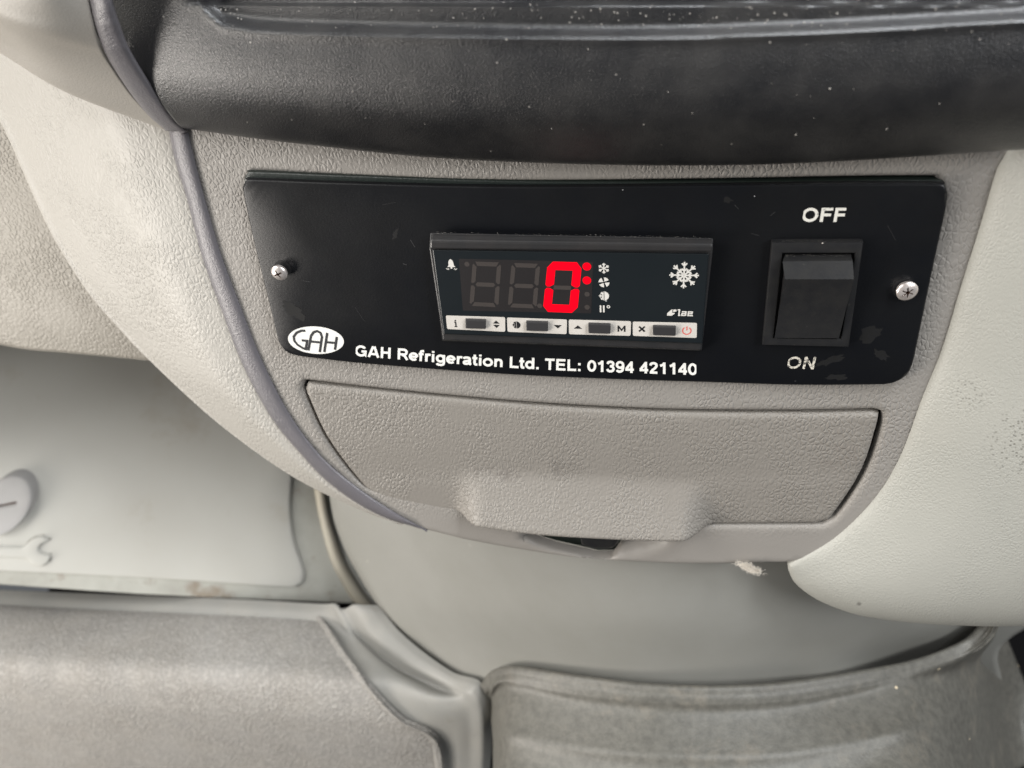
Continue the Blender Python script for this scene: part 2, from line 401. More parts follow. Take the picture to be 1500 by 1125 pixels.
console = thing('centre_console', 'grey leather grained console fascia around the black control plate and drawer', 'dashboard console', (0, -0.08, 0))
link('fascia', V, F, LEA, console, attr=gr, angle=50)

# edging strip of the fascia
def ribbon(Lp, Rp, h, k=90, nl=None):
    Lp = cr(Lp, k); Rp = cr(Rp, k); w0 = np.linalg.norm(Lp - Rp, axis=1)[:, None]; Rp = Rp + (Rp - Lp) / np.maximum(w0, 1) * 5 * np.minimum(1, w0 / 20); nl = np.zeros(k) if nl is None else np.interp(np.linspace(0, 1, k), np.linspace(0, 1, len(nl)), nl)
    rows = []
    for f in np.linspace(0, 1, 11):
        b = (1 - abs(2 * f - 1) ** 3) * h * (0.85 + 0.3 * f)
        wdt = np.linalg.norm(Lp - Rp, axis=1); hh = np.minimum(1, wdt / 20)
        rows.append(np.stack([Lp[:, 0] + (Rp - Lp)[:, 0] * f, Lp[:, 1] + (Rp - Lp)[:, 1] * f, nl + b * hh - 0.7 * (f < 0.01) - 0.5 * (f > 0.99)], 1))
    return rows
def hn(P): return [1000 * H0(*CH(x, y, H0)[:2]) for x, y in P]
rows = ribbon(strip_L, strip_R, 1.5, nl=hn(strip_L))
G = Cv(*[np.array(rows)[..., i].T / (1 if i < 2 else 1000) for i in range(3)])
V, F = gridmesh(G); link('edging_strip', V, F, STRIP, console, solid=0.0005)

# black lining seen in the gap round the drawer and behind the plate
V, F = plaque(pc + (opening - opening.mean(0)) * 1.05 + opening.mean(0) - pc, flat(-0.012), 0.002, grid=0.02, seg=0.01)
link('drawer_housing', V, F, GAPM, console)
V, F = plaque(pocket2.mean(0) + (pocket2 - pocket2.mean(0)) * 1.12, flat(-0.0058), 0.001, grid=0.02, seg=0.01)
link('latch_pocket_shade', V, F, EDGE, console)  # black sheet behind the slot, standing in for shade in the recess

# latch in the dimple
lat = pxpoly([(846, 776), (908, 780), (904, 803), (895, 809.5), (870, 809), (851, 804)], 0.0005)
V, F = plaque(lat, flat(-0.0010), 0.005, rnd=0.0008, grid=0.003, seg=0.0012); link('latch', V, F, BLK, console)
mk = []
for i, x in enumerate((853, 859, 865, 872, 879, 886, 892)):
    mk.append([(x, 786), (x + 4, 786.3), (x + 4, 791.5 + (i % 3)), (x, 791 + (i % 2))])

# ================================================================== DRAWER
cen = opening.mean(0)
def inset(P, dd):
    P = ccw(P); t = np.roll(P, -1, 0) - np.roll(P, 1, 0); t /= np.linalg.norm(t, axis=1)[:, None]
    return P + np.stack([-t[:, 1], t[:, 0]], 1) * dd[:, None] if hasattr(dd, '__len__') else P + np.stack([-t[:, 1], t[:, 0]], 1) * dd
op2 = ccw(opening); qx, qy = toPx(op2[:, 0], op2[:, 1], 0)
dd = 0.0009 + 0.0007 * sst(qx, 900, 1250) * sst(qy, 600, 640) + 0.0004 * (1 - sst(qx, 430, 600))
dd = dd - 0.00075 * sst(qx, 500, 560) * sst(qy, 700, 720) * (1 - sst(qx, 1200, 1240)); dd = np.where((qx > 535) & (qx < 700) & (qy > 705), 0.00004, dd)
dpoly = inset(op2, dd)
def HD(x, u):
    px, py = toPx(np.asarray(x), np.asarray(u), 0)
    skew = (px - 870) * 0.05
    s = sst(px, 664, 710) * (1 - sst(px, 1000, 1046))
    return float(H0(x, u) - 0.0003 + 0.0092 * s * np.clip((py - skew - 698) / 66.0, 0, 1) ** 1.15 * sst(py - skew, 692, 706) + 0.0007 * math.exp(-((py - 640) / 60.0) ** 2) + 0.0003 * sst(px, 530, 560) * sst(py, 695, 715) * (1 - s))
drawer = thing('console_drawer', 'brownish grey grained drawer front with a moulded pull handle below the control plate', 'drawer', (0, -0.10, 0))
V, F = plaque(dpoly, HD, 0.006, rnd=0.0013, grid=0.0022, seg=0.002, rs=seam)
ppx, ppy = toPx(V[:, 0], V[:, 1], 0); dgr = 1 - 0.85 * (1 - sst(ppx, 640, 690)) * sst(ppy - 20 * (ppx < 600), 690, 730)
link('drawer_front', V, F, DRAW, drawer, angle=50, attr=dgr)
# box of the drawer behind its front
bx = cen + (dpoly - cen) * 0.93
V, F = plaque(bx, flat(-0.0065), 0.05, grid=0.03, seg=0.02); 
V[:, 2] = np.where(V[:, 2] > -0.02, -0.0065, -0.05)
link('drawer_box', V, F, GAPM, drawer, smooth=False)

# ================================================================== CONTROL PLATE
cp = thing('control_plate', 'black plastic plate with white lettering screwed to the grey console', 'control panel', (*pc, 0.001))
V, F = plaque(plate, flat(PN), 0.0014, rnd=0.0007, grid=0.02, seg=0.004); link('face_plate', V, F, PLATE, cp, angle=40)
back = pc + (plate - pc) * np.array([0.998, 0.985]); back[:, 1] += 0.0021 - 0.0016 * sst(back[:, 0], -0.09, 0.06)
V, F = plaque(back, flat(PN - 0.0016), 0.006, rnd=0.0006, grid=0.02, seg=0.004); link('backing_plate', V, F, EDGE, cp, angle=40)

def strip_poly(P, wd, closed=False):
    """mitred stroke polygons of a polyline, as quads"""
    P = np.asarray(P, float); n = len(P)
    L, R = [], []
    for i in range(n):
        if closed: a, b = P[i - 1], P[(i + 1) % n]
        else: a, b = P[max(i - 1, 0)], P[min(i + 1, n - 1)]
        u = P[i] - a; v = b - P[i]
        lu, lv = np.linalg.norm(u), np.linalg.norm(v)
        if lu < 1e-12: u, lu = v, lv
        if lv < 1e-12: v, lv = u, lu
        u = u / lu; v = v / lv; t = u + v; t /= np.linalg.norm(t) + 1e-12
        nn = np.array([-t[1], t[0]]); m = 1 / max(0.45, nn.dot([-u[1], u[0]]))
        L.append(P[i] + nn * wd / 2 * m); R.append(P[i] - nn * wd / 2 * m)
    out = []
    rng = range(n) if closed else range(n - 1)
    for i in rng:
        j = (i + 1) % n; out.append([R[i], R[j], L[j], L[i]])
    return out
class Print:
    """flat print: polygons laid at rising micro-heights so that none coincide"""
    def __init__(s, n, org=None, sc=1.0, step=4e-6): s.V = []; s.F = []; s.n = n; s.k = 0; s.step = step; s.o = org; s.sc = sc
    def m(s, p): return (s.o[0] + p[0] * s.sc, s.o[1] + p[1] * s.sc) if s.o is not None else p
    def group(s, polys):
        z = s.n + s.k * s.step; s.k += 1
        for P in polys:
            P = [s.m(p) for p in P]
            A = sum(P[i][0] * P[(i + 1) % len(P)][1] - P[(i + 1) % len(P)][0] * P[i][1] for i in range(len(P)))
            if A < 0: P = P[::-1]
            b = len(s.V); s.V += [(p[0], p[1], z) for p in P]; s.F.append(tuple(range(b, b + len(P))))
    def stroke(s, P, wd, closed=False): s.group(strip_poly(P, wd, closed))
    def poly(s, P): s.group([P])
    def disc(s, c, r, k=20, ry=None): s.group([[(c[0] + r * math.cos(a), c[1] + (ry or r) * math.sin(a)) for a in np.linspace(0, 2 * math.pi, k, endpoint=False)]])
    def build(s, name, m, parent, **kw): return link(name, np.array(s.V), s.F, m, parent, smooth=False, **kw)

def arc(cx, cy, rx, ry, a0, a1, k=14):
    return [(cx + rx * math.cos(math.radians(a)), cy + ry * math.sin(math.radians(a))) for a in np.linspace(a0, a1, k)]
def ell(cx, cy, rx, ry): return ('o', arc(cx, cy, rx, ry, 0, 360 - 360 / 24, 24))
def sm(*p): return [tuple(q) for q in cr(p, 4 * len(p))]
GL = {  # advance, strokes (cap height 1)
 'H': (1.008, [[(.2, 0), (.2, 1)], [(.81, 0), (.81, 1)], [(.28, .52), (.75, .52)]]),
 'A': (1.008, [[(.11, 0), (.46, 1)], [(.90, 0), (.55, 1)], [(.26, .30), (.75, .30)]]),
 'G': (1.087, [arc(.54, .5, .41, .41, 38, 322, 22) + [(.92, .16), (.92, .47), (.58, .47)]]),
 'R': (1.008, [[(.2, 0), (.2, 1)], [(.2, .91), (.62, .91)] + arc(.62, .695, .2, .215, 80, -80, 8) + [(.62, .48), (.2, .48)], [(.48, .44), (.66, .36), (.90, 0)]]),
 'L': (.853, [[(.2, 1), (.2, .095), (.82, .095)]]), 'T': (.853, [[(.425, 0), (.425, .9)], [(.03, .905), (.82, .905)]]),
 'E': (.93, [[(.2, 0), (.2, 1)], [(.25, .905), (.85, .905)], [(.25, .52), (.80, .52)], [(.25, .095), (.87, .095)]]),
 'F': (.853, [[(.2, 0), (.2, 1)], [(.25, .905), (.82, .905)], [(.25, .50), (.74, .50)]]),
 'O': (1.087, [ell(.54, .5, .41, .41)]), 'N': (1.008, [[(.2, 0), (.2, 1)], [(.81, 0), (.81, 1)], [(.22, .93), (.79, .07)]]),
 'e': (.777, [arc(.39, .36, .29, .285, 0, 318, 18), [(.15, .355), (.68, .355)]]),
 'f': (.465, [sm((.20, 0), (.20, .3), (.20, .78), (.27, .90), (.46, .92)), [(.03, .645), (.42, .645)]]),
 'r': (.543, [[(.19, 0), (.19, .72)], sm((.20, .42), (.26, .58), (.38, .64), (.53, .62))]),
 'i': (.388, [[(.19, 0), (.19, .72)], [(.19, .83), (.19, 1)]]),
 'g': (.853, [ell(.40, .375, .27, .265), sm((.68, .72), (.68, .4), (.68, .0), (.60, -.16), (.40, -.20), (.20, -.17), (.11, -.08))]),
 'a': (.777, [sm((.10, .52), (.18, .62), (.38, .645), (.55, .60), (.59, .46), (.59, .2), (.62, .09), (.70, .02)), sm((.56, .38), (.32, .33), (.15, .25), (.15, .12), (.30, .075), (.50, .13), (.57, .25))]),
 't': (.465, [sm((.21, .95), (.21, .6), (.21, .22), (.27, .09), (.44, .09)), [(.02, .645), (.42, .645)]]),
 'o': (.853, [ell(.425, .36, .315, .285)]), 'n': (.853, [[(.19, 0), (.19, .72)], sm((.20, .42), (.28, .58), (.44, .645), (.60, .59), (.66, .44), (.66, .2), (.66, 0))]),
 'd': (.853, [ell(.40, .36, .27, .275), [(.68, 0), (.68, 1)]]), '.': (.388, [[(.19, 0), (.19, .2)]]), ':': (.465, [[(.22, 0), (.22, .2)], [(.22, .52), (.22, .72)]]),
 '0': (.777, [ell(.39, .5, .27, .41)]), '1': (.777, [[(.47, 0), (.47, 1)], sm((.45, .90), (.34, .78), (.14, .70))]),
 '2': (.777, [sm((.13, .70), (.20, .86), (.38, .91), (.57, .85), (.62, .69), (.52, .50), (.32, .32), (.17, .12)), [(.09, .095), (.70, .095)]]),
 '3': (.777, [sm((.12, .73), (.21, .87), (.38, .91), (.55, .86), (.60, .72), (.52, .58), (.34, .53)), sm((.34, .53), (.55, .47), (.63, .29), (.55, .14), (.38, .085), (.20, .13), (.11, .27))]),
 '4': (.777, [[(.54, 0), (.54, 1)], [(.52, .90), (.11, .33)], [(.04, .285), (.73, .285)]]),
 '9': (.777, [ell(.38, .67, .25, .245), sm((.63, .67), (.63, .42), (.56, .18), (.38, .085), (.21, .12), (.13, .22))]), ' ': (.388, [])}
def place_text(txt, base_px, top_px, n, name, m, parent, wd=0.20, **kw):
    """base_px: baseline pixels from first to last letter edge; top_px: cap-top pixels above the ends"""
    B = np.array([C(x, y, n)[:2] for x, y in base_px]); T = np.array([C(x, y, n)[:2] for x, y in top_px])
    tot = sum(GL[c][0] for c in txt) - 0.2; Bc = cr(B, 80); tt = np.linspace(0, 1, 80)
    def mp(p):
        t = (p[0] - 0.1) / tot; b = np.array([np.interp(t, tt, Bc[:, i]) for i in (0, 1)])
        return tuple(b + ((T[0] - B[0]) * (1 - t) + (T[-1] - B[-1]) * t) * p[1])
    P = Print(n); x = 0.0
    for c in txt:
        P.k = 0
        for st in GL[c][1]:
            closed = isinstance(st, tuple); st = st[1] if closed else st
            q = [(a + x, b) for a, b in st]
            P.group([[mp(v) for v in pol] for pol in strip_poly(q, wd, closed)])
        x += GL[c][0]
    return P.build(name, m, parent, **kw)

NT = PN + 0.00004
place_text('GAH Refrigeration Ltd. TEL: 01394 421140', [(521, 521.5), (770, 540), (1020, 549.5)], [(521.5, 505.5), (1020, 532.5)], NT, 'white_lettering', WHITE, cp, wd=0.205)
place_text('OFF', [(1175, 325), (1236, 325)], [(1178, 304.5), (1240, 304.5)], NT, 'worn_lettering', WORN, cp, wd=0.20)
place_text('ON', [(1152, 540), (1192, 541)], [(1156, 522), (1196, 523)], NT, 'worn_lettering', WORN2, cp, wd=0.17)

# oval badge
bc = C(462.5, 498.5, NT)[:2]
ex = C(503.5, 502.5, NT)[:2] - bc; ey = C(466, 478.5, NT)[:2] - bc
ov = Print(NT)
ang = np.linspace(0, 2 * math.pi, 48, endpoint=False)
def bad(a, b): return tuple(bc + ex * a + ey * b)
ov.poly([bad(math.cos(t), math.sin(t)) for t in ang])
badge = ov.build('oval_badge', WHITE, cp)
lg = Print(NT + 0.00003)
swd = 0.00085
g = [(-0.42 , 0.62), (-0.56, 0.60), (-0.72, 0.42), (-0.80, 0.12), (-0.76, -0.18), (-0.62, -0.45), (-0.42, -0.66), (-0.30, -0.72), (-0.30, -0.10), (-0.50, -0.10)]
lg.stroke([bad(*p) for p in g], swd)
lg.stroke([bad(*p) for p in [(-0.20, -0.80), (-0.19, 0.30), (-0.12, 0.58), (0.0, 0.68), (0.12, 0.58), (0.20, 0.30), (0.22, -0.84)]], swd)
lg.stroke([bad(-0.17, -0.12), bad(0.19, -0.12)], swd)
lg.stroke([bad(0.36, 0.62), bad(0.38, -0.80)], swd)
lg.stroke([bad(0.72, 0.40), bad(0.74, -0.55)], swd)
lg.stroke([bad(0.39, -0.05), bad(0.72, -0.05)], swd)
lg.build('badge_letters', mat('badge_ink', (0.03, 0.03, 0.033), 0.45, 0.4), badge)

# screws
def screw(px, py, R, n0, parent, rot=0.3, tilt=(0, 0), cross=4, hole_shadow=(0.6, 0.6)):
    c = C(px, py, n0 + 0.0012)
    V = []; F = []; K = 48; J = 16
    for j in range(J + 1):
        r = R * j / J
        for k in range(K):
            a = 2 * math.pi * k / K; x, y = r * math.cos(a), r * math.sin(a)
            h = 0.0013 * math.sqrt(max(0, 1 - (r / R) ** 2 * 0.92))
            q = max(abs(math.cos((a - rot) * cross / 2)), 0) ** 7
            if r < R * (0.18 + 0.38 * q): h -= 0.0009
            V.append((c[0] + x, c[1] + y, n0 + h + tilt[0] * x + tilt[1] * y))
    for k in range(K): V.append((c[0] + R * 0.97 * math.cos(2 * math.pi * k / K), c[1] + R * 0.97 * math.sin(2 * math.pi * k / K), n0 - 0.0004))
    mi = []
    for j in range(J + 1):
        for k in range(K):
            a, b = j * K + k, j * K + (k + 1) % K
            F.append((a, a + K, b + K, b))
            rr = R * (j + 0.5) / J; q = max(abs(math.cos((2 * math.pi * (k + .5) / K - rot) * cross / 2)), 0) ** 7
            mi.append(1 if rr < R * (0.18 + 0.38 * q) else 0)
    V = np.array(V)
    sc = link('screw', V, F, None, parent, mats=[STEEL, RUST], fm=mi, angle=40)
    P = Print(PN + 0.00003); P.disc((c[0] + hole_shadow[0] * 0.001, c[1] + hole_shadow[1] * 0.001), R * 1.06, 32); P.build('screw_hole_shadow', INK, sc)  # black offset disc paints the hole and the head's cast shadow together
screw(407, 402, 0.0025, PN + 0.0018, cp, 0.4, (0.0, 0.12), hole_shadow=(0.5, 0.6))
screw(1330, 429, 0.0027, PN + 0.0010, cp, 0.7, (-0.15, 0.05), cross=6, hole_shadow=(-0.5, 0.2))

sc = Print(PN + 0.00003)
def pp_(x, y): return tuple(C(x, y, PN)[:2])
for P, wd in (([(390, 298), (398, 305), (407, 315)], .00010), ([(444, 411), (455, 413)], .00016), ([(590, 386), (596, 388)], .00022), ([(601, 351), (608, 362)], .00020), ([(1128, 316), (1136, 310)], .00012),
              ([(1100, 342), (1112, 345)], .00010), ([(1164, 558), (1166, 558)], .0003), ([(420, 470), (436, 480)], .00008), ([(1076, 300), (1082, 306)], .00012), ([(560, 300), (580, 296)], .00008), ([(520, 450), (534, 470)], .00008), ([(1300, 330), (1312, 352)], .00008)):
    sc.stroke([pp_(*p) for p in P], wd)
sc.build('scratches', SCUFF, cp)['kind'] = 'stuff'
sc = Print(PN + 0.00002)
def blob(cx, cy, rx, ry, rot, seed):
    r = random.Random(seed); P = []
    for k in range(22):
        a = 2 * math.pi * k / 22; q = r.uniform(.55, 1.1); x, y = rx * q * math.cos(a), ry * q * math.sin(a)
        P.append(pp_(cx + x * math.cos(rot) - y * math.sin(rot), cy + x * math.sin(rot) + y * math.cos(rot)))
    sc.poly(P)
blob(579, 343, 4, 10, .4, 1); blob(1066, 293, 8, 5, 0, 2); blob(1218, 528, 26, 6, -.3, 3); blob(1275, 490, 24, 12, -.3, 4); blob(1225, 552, 18, 5, 0, 5); blob(430, 455, 22, 10, .7, 6); blob(1290, 520, 16, 8, .5, 7)
sc.build('smears', SCUFF2, cp)['kind'] = 'stuff'

# ================================================================== TEMPERATURE CONTROLLER
CN = PN + 0.0040
ct = thing('temperature_controller', 'black digital temperature controller showing a red zero, left of the rocker switch', 'controller', (*C(835, 430, PN)[:2], PN))
def quad_solid(back, front, nb, nf):
    """frustum: back outline on plane nb, front outline on plane nf (pixel lists, same count)"""
    A = [C(x, y, nb) for x, y in back]; B = [C(x, y, nf) for x, y in front]; k = len(A)
    V = np.array(A + B); F = [tuple(range(k, 2 * k))[::-1], tuple(range(k))]
    for i in range(k): j = (i + 1) % k; F.append((i, j, k + j, k + i))
    return V, F
def orient(V, F):
    c = V.mean(0); out = []
    for f in F:
        nrm = np.cross(V[f[1]] - V[f[0]], V[f[2]] - V[f[1]]); out.append(f if nrm.dot(V[list(f)].mean(0) - c) > 0 else f[::-1])
    return out
V, F = quad_solid([(630, 339), (1045, 347), (1028, 514), (648, 500)], [(628.5, 363.5), (1044, 368), (1027.5, 513), (649, 498)], PN - 0.0003, CN - 0.0010)
link('case', V, orient(V, F), CTRL, ct, smooth=False, bevel=0.0004)
# hood lip standing over the window
V, F = quad_solid([(633, 342), (1043, 349.5), (1042.5, 365), (631, 361)], [(630, 353), (1045, 359.5), (1044.5, 369.5), (629.5, 365)], CN - 0.0016, CN + 0.0002)
link('hood', V, orient(V, F), CTRL, ct, smooth=False, bevel=0.0005)
NW = CN - 0.0004
V, F = quad_solid([(633, 365), (1038.5, 371), (1029, 504), (649.5, 489.5)], [(633.5, 366), (1038, 372), (1028.5, 503), (650, 489)], CN - 0.0013, NW)
link('display_face', V, orient(V, F), WIN, ct, smooth=False, bevel=0.00025)
N1 = NW + 0.00003
wl = Print(N1); wl.poly(list(map(tuple, pxpoly([(672, 379), (869, 383.5), (866, 459), (678, 455)], N1)))); wl.build('display_well', WELL, ct)
N2 = N1 + 0.00003
def seg_digit(TL, TR, BL, BR, lit, w=0.15, wy=None, N=N2):
    A = [C(*p, N)[:2] for p in (TL, TR, BL, BR)]
    def q(a, b): return tuple((A[0] * (1 - a) + A[1] * a) * (1 - b) + (A[2] * (1 - a) + A[3] * a) * b)
    wx = w; wy = wy or w * 0.62; g = 0.004 if lit else 0.02
    cx, cy = wx * .62, wy * .72
    L_ = {'a': [(cx, 0), (1 - cx, 0), (1 - wx, wy), (wx, wy)], 'd': [(wx, 1 - wy), (1 - wx, 1 - wy), (1 - cx, 1), (cx, 1)],
          'f': [(0, cy), (cx, 0), (wx, wy), (wx, .5 - wy * .35), (wx * .55, .485), (wx * .2, .485), (0, .45)], 'b': [(1, cy), (1 - cx, 0), (1 - wx, wy), (1 - wx, .5 - wy * .35), (1 - wx * .55, .485), (1 - wx * .2, .485), (1, .45)],
          'e': [(0, 1 - cy), (cx, 1), (wx, 1 - wy), (wx, .5 + wy * .35), (wx * .55, .515), (wx * .2, .515), (0, .55)], 'c': [(1, 1 - cy), (1 - cx, 1), (1 - wx, 1 - wy), (1 - wx, .5 + wy * .35), (1 - wx * .55, .515), (1 - wx * .2, .515), (1, .55)],
          'g': [(wx, .46), (1 - wx, .46), (1 - wx, .54), (wx, .54)]}
    S_ = {'a': [(wx * .45 + g, 0), (1 - wx * .45 - g, 0), (1 - wx - g, wy), (wx + g, wy)],
          'd': [(wx + g, 1 - wy), (1 - wx - g, 1 - wy), (1 - wx * .45 - g, 1), (wx * .45 + g, 1)],
          'g': [(wx * .9 + g, .5), (wx * 1.3 + g, .5 - wy / 2), (1 - wx * 1.3 - g, .5 - wy / 2), (1 - wx * .9 - g, .5), (1 - wx * 1.3 - g, .5 + wy / 2), (wx * 1.3 + g, .5 + wy / 2)],
          'f': [(0, wy * .55 + g), (wx * .3, wy * .3 + g), (wx, wy + g), (wx, .5 - wy / 2 - g), (wx * .45, .5 - g), (0, .5 - wy * .4)],
          'b': [(1, wy * .55 + g), (1 - wx * .3, wy * .3 + g), (1 - wx, wy + g), (1 - wx, .5 - wy / 2 - g), (1 - wx * .45, .5 - g), (1, .5 - wy * .4)],
          'e': [(0, 1 - wy * .55 - g), (wx * .3, 1 - wy * .3 - g), (wx, 1 - wy - g), (wx, .5 + wy / 2 + g), (wx * .45, .5 + g), (0, .5 + wy * .4)],
          'c': [(1, 1 - wy * .55 - g), (1 - wx * .3, 1 - wy * .3 - g), (1 - wx, 1 - wy - g), (1 - wx, .5 + wy / 2 + g), (1 - wx * .45, .5 + g), (1, .5 + wy * .4)]}
    for k, P in (L_ if lit else S_).items():
        pr = Print(N); pr.poly([q(*p) for p in P]); on = k in lit
        o = pr.build('lit_segment' if on else 'display_segment', LIT if on else DIMSEG, ct)
seg_digit((692.5, 383), (734.5, 384.5), (687.5, 448), (730, 450), '')
seg_digit((749.5, 385), (791.5, 386.5), (743.5, 450), (786, 452), '')
seg_digit((802.5, 383), (852.5, 384.5), (795, 456.5), (845.5, 458.5), 'abcdef', w=0.245, wy=0.16)
def dot(px, py, r, on):
    p = Print(N2); p.disc(C(px, py, N2)[:2], r); p.build('indicator_lamp', LIT if on else DIMSEG, ct, label='lit red indicator lamp' if on else None)
dot(859.6, 390.5, 0.00118, 1); dot(859.6, 410.8, 0.00118, 1); dot(860, 431, 0.00075, 0); dot(860, 450, 0.00075, 0); dot(684, 387, 0.00075, 0); dot(790.6, 448, 0.00075, 0)
# icons
MM = 0.001
def icon(px, py, sc): c = C(px, py, N2)[:2]; return Print(N2, c, sc)
def flake(P, k, r, wd, b1=0.62, bl=0.28, inner=True, rot=math.pi / 2):
    for i in range(k):
        a = rot + 2 * math.pi * i / k; u = np.array([math.cos(a), math.sin(a)])
        P.stroke([u * 0.02 * r, u * r], wd)
        for sgn in (-1, 1):
            v = np.array([math.cos(a + sgn * 0.75), math.sin(a + sgn * 0.75)])
            P.stroke([u * b1 * r, u * b1 * r + v * bl * r], wd)
            if inner: P.stroke([u * 0.30 * r, u * 0.30 * r + v * 0.26 * r], wd)
P = icon(1002, 403, 1); flake(P, 8, 0.0039, 0.00042, 0.70, 0.26); P.build('snowflake_icon', ICON, ct)
P = icon(884.5, 393, 1); flake(P, 6, 0.00155, 0.00030, 0.55, 0.38, False); P.build('snowflake_icon', ICON, ct)
P = icon(884.8, 413.6, 1)
for i in range(4):
    a = math.pi / 4 + i * math.pi / 2 + 0.2
    P.poly([(0.0002 * math.cos(a), 0.0002 * math.sin(a))] + [(0.0015 * math.cos(a + t), 0.0015 * math.sin(a + t)) for t in np.linspace(-0.50, 0.60, 7)])
P.build('fan_icon', ICON, ct)
def dropicon(P, r):
    P.poly([(r * 0.08, r * 1.0)] + [(r * 0.08 + r * 0.92 * math.sin(t) ** 1.2, r * math.cos(t)) for t in np.linspace(0.35, math.pi, 9)])
    for a in (math.pi / 2 + .55, math.pi, math.pi * 1.5 - .55):
        u = np.array([math.cos(a), math.sin(a)]); P.stroke([u * 0.1 * r + np.array([-r * .1, 0]), u * r], r * 0.24)
        for sg in (-.8, .8):
            v = np.array([math.cos(a + sg), math.sin(a + sg)]); P.stroke([u * .5 * r, u * .5 * r + v * .45 * r], r * 0.18)
    P.stroke([(-r * .14, -r * .95), (-r * .14, r * .95)], r * 0.16)
P = icon(884.8, 433.5, 1); dropicon(P, 0.00140); P.build('defrost_icon', ICON, ct)
P = icon(885, 452.5, 1); P.stroke([(-0.0010, -0.0011), (-0.0010, 0.0011)], 0.00045); P.stroke([(-0.0001, -0.0011), (-0.0001, 0.0011)], 0.00045)
P.stroke([(0.0012 + 0.00038 * math.cos(t), 0.0007 + 0.00038 * math.sin(t)) for t in np.linspace(0, 2 * math.pi, 14, endpoint=False)], 0.00026, True); P.build('degree_icon', ICON, ct)
P = icon(660.8, 388, 1.12)
P.poly([(-0.0011, -0.0006), (-0.00072, -0.0002), (-0.00062, 0.0008), (-0.0004, 0.0013), (0, 0.0016), (0.0004, 0.0013), (0.00062, 0.0008), (0.00072, -0.0002), (0.0011, -0.0006)])
P.disc((0, -0.00080), 0.00028, 12)
for sg in (-1, 1):
    for r in (0.0008, 0.00125): P.stroke([(sg * (0.0002 + r * math.sin(t)), -0.0008 - r * math.cos(t) * 0.5) for t in np.linspace(0.5, 1.3, 4)], 0.00016)
P.build('bell_icon', ICON, ct)
# maker's mark: leaf shape and three squared letters
P = icon(997, 458.2, 1); q = 0.00098
def sh(pts): return [(x + 0.08 * y, y) for x, y in pts]
P.poly(sh([(-0.0036, -0.00098), (-0.0036, -0.0002), (-0.0026, 0.0009), (-0.0023, 0.0010), (-0.0023, -0.00005), (-0.0016, -0.00005), (-0.0016, -0.0003), (-0.0023, -0.00098)]))
P.poly(sh([(-0.0021, 0.0010), (-0.0012, 0.0010), (-0.0012, 0.0004), (-0.0021, 0.0002)]))
W_ = 0.00040
P.stroke(sh([(-0.0009, 0.0009), (-0.0004, 0.0009), (-0.0004, -0.0008), (0.0000, -0.0008)]), W_)
P.stroke(sh([(0.0003, 0.00035), (0.0014, 0.00035), (0.0014, -0.0009)]), W_); P.stroke(sh([(0.0013, -0.00080), (0.0004, -0.00080), (0.0004, -0.00022), (0.0012, -0.00022)]), W_ * .9)
P.stroke(sh([(0.0034, -0.0008), (0.0021, -0.0008), (0.0021, 0.00035), (0.0031, 0.00035), (0.0031, -0.00020), (0.0023, -0.00020)]), W_ * .9)
P.build('maker_mark', ICON, ct)

# button labels, buttons and their signs
labs = [((653, 462), (740, 464.6), (740, 486), (655, 482)), ((742.6, 465), (830.6, 468), (830, 489.5), (743.5, 486)),
        ((833, 468), (924.5, 470.5), (923.6, 492), (833.5, 489.5)), ((926.8, 471), (1021, 473), (1020.5, 495), (927, 492))]
btns = [(681, 467.5, 713, 482), (770, 470.5, 804, 485.5), (861, 473.5, 895.5, 489), (955.5, 477, 991, 492)]
N3 = N2 + 0.00004
LB = []
for q in labs:
    pl = Print(N2); pp = fillet(pxpoly(q, N2), 0.0005, 3); pl.poly(list(map(tuple, pp))); LB.append(pl.build('button_label', LABELP, ct))
for (x0, y0, x1, y1) in btns:
    sl = 0.03 * (x1 - x0)
    bk = [(x0 + 1, y0 - 2), (x1 - 1, y0 - 2 + sl), (x1 - 1, y1 - 2 + sl), (x0 + 1, y1 - 2)]
    fr_ = [(x0 + .5, y0 + 1.5), (x1 - 1, y0 + 1.5 + sl), (x1 - 1.5, y1 + sl - 1), (x0 + 1, y1 - 1)]
    V, F = quad_solid(bk, fr_, NW - 0.0002, NW + 0.0010)
    link('push_button', V, orient(V, F), BTN, ct, smooth=False, bevel=0.0002)
def sign(px, py): return Print(N3, C(px, py, N3)[:2], 1)
P = sign(667, 473.6); P.stroke([(-0.0003, 0.00035), (0.00010, 0.00035), (0.00010, -0.0010)], 0.0004); P.stroke([(-0.0004, -0.0011), (0.0005, -0.0011)], 0.0003); P.disc((0.0001, 0.0009), 0.00026, 10); P.build('sign', INK, LB[0])
P = sign(727, 475); P.poly([(-0.0010, 0.00022), (0.0010, 0.00022), (0, 0.00125)]); P.poly([(-0.0010, -0.00022), (0.0010, -0.00022), (0, -0.00125)]); P.build('sign', INK, LB[0])
P = sign(756.5, 476); dropicon(P, 0.00120); P.build('sign', INK, LB[1])
P = sign(817, 478.4); P.poly([(-0.0012, 0.0005), (0.0012, 0.0005), (0, -0.0006)]); P.build('sign', INK, LB[1])
P = sign(846.5, 479.3); P.poly([(-0.0012, -0.0005), (0.0012, -0.0005), (0, 0.0006)]); P.build('sign', INK, LB[2])
P = sign(910.4, 481.5)
P.stroke([(-0.0009, -0.0010), (-0.0009, 0.0010)], 0.00045); P.stroke([(0.0009, -0.0010), (0.0009, 0.0010)], 0.00045); P.stroke([(-0.0009, 0.0009), (0, -0.0005), (0.0009, 0.0009)], 0.0004); P.build('sign', INK, LB[2])
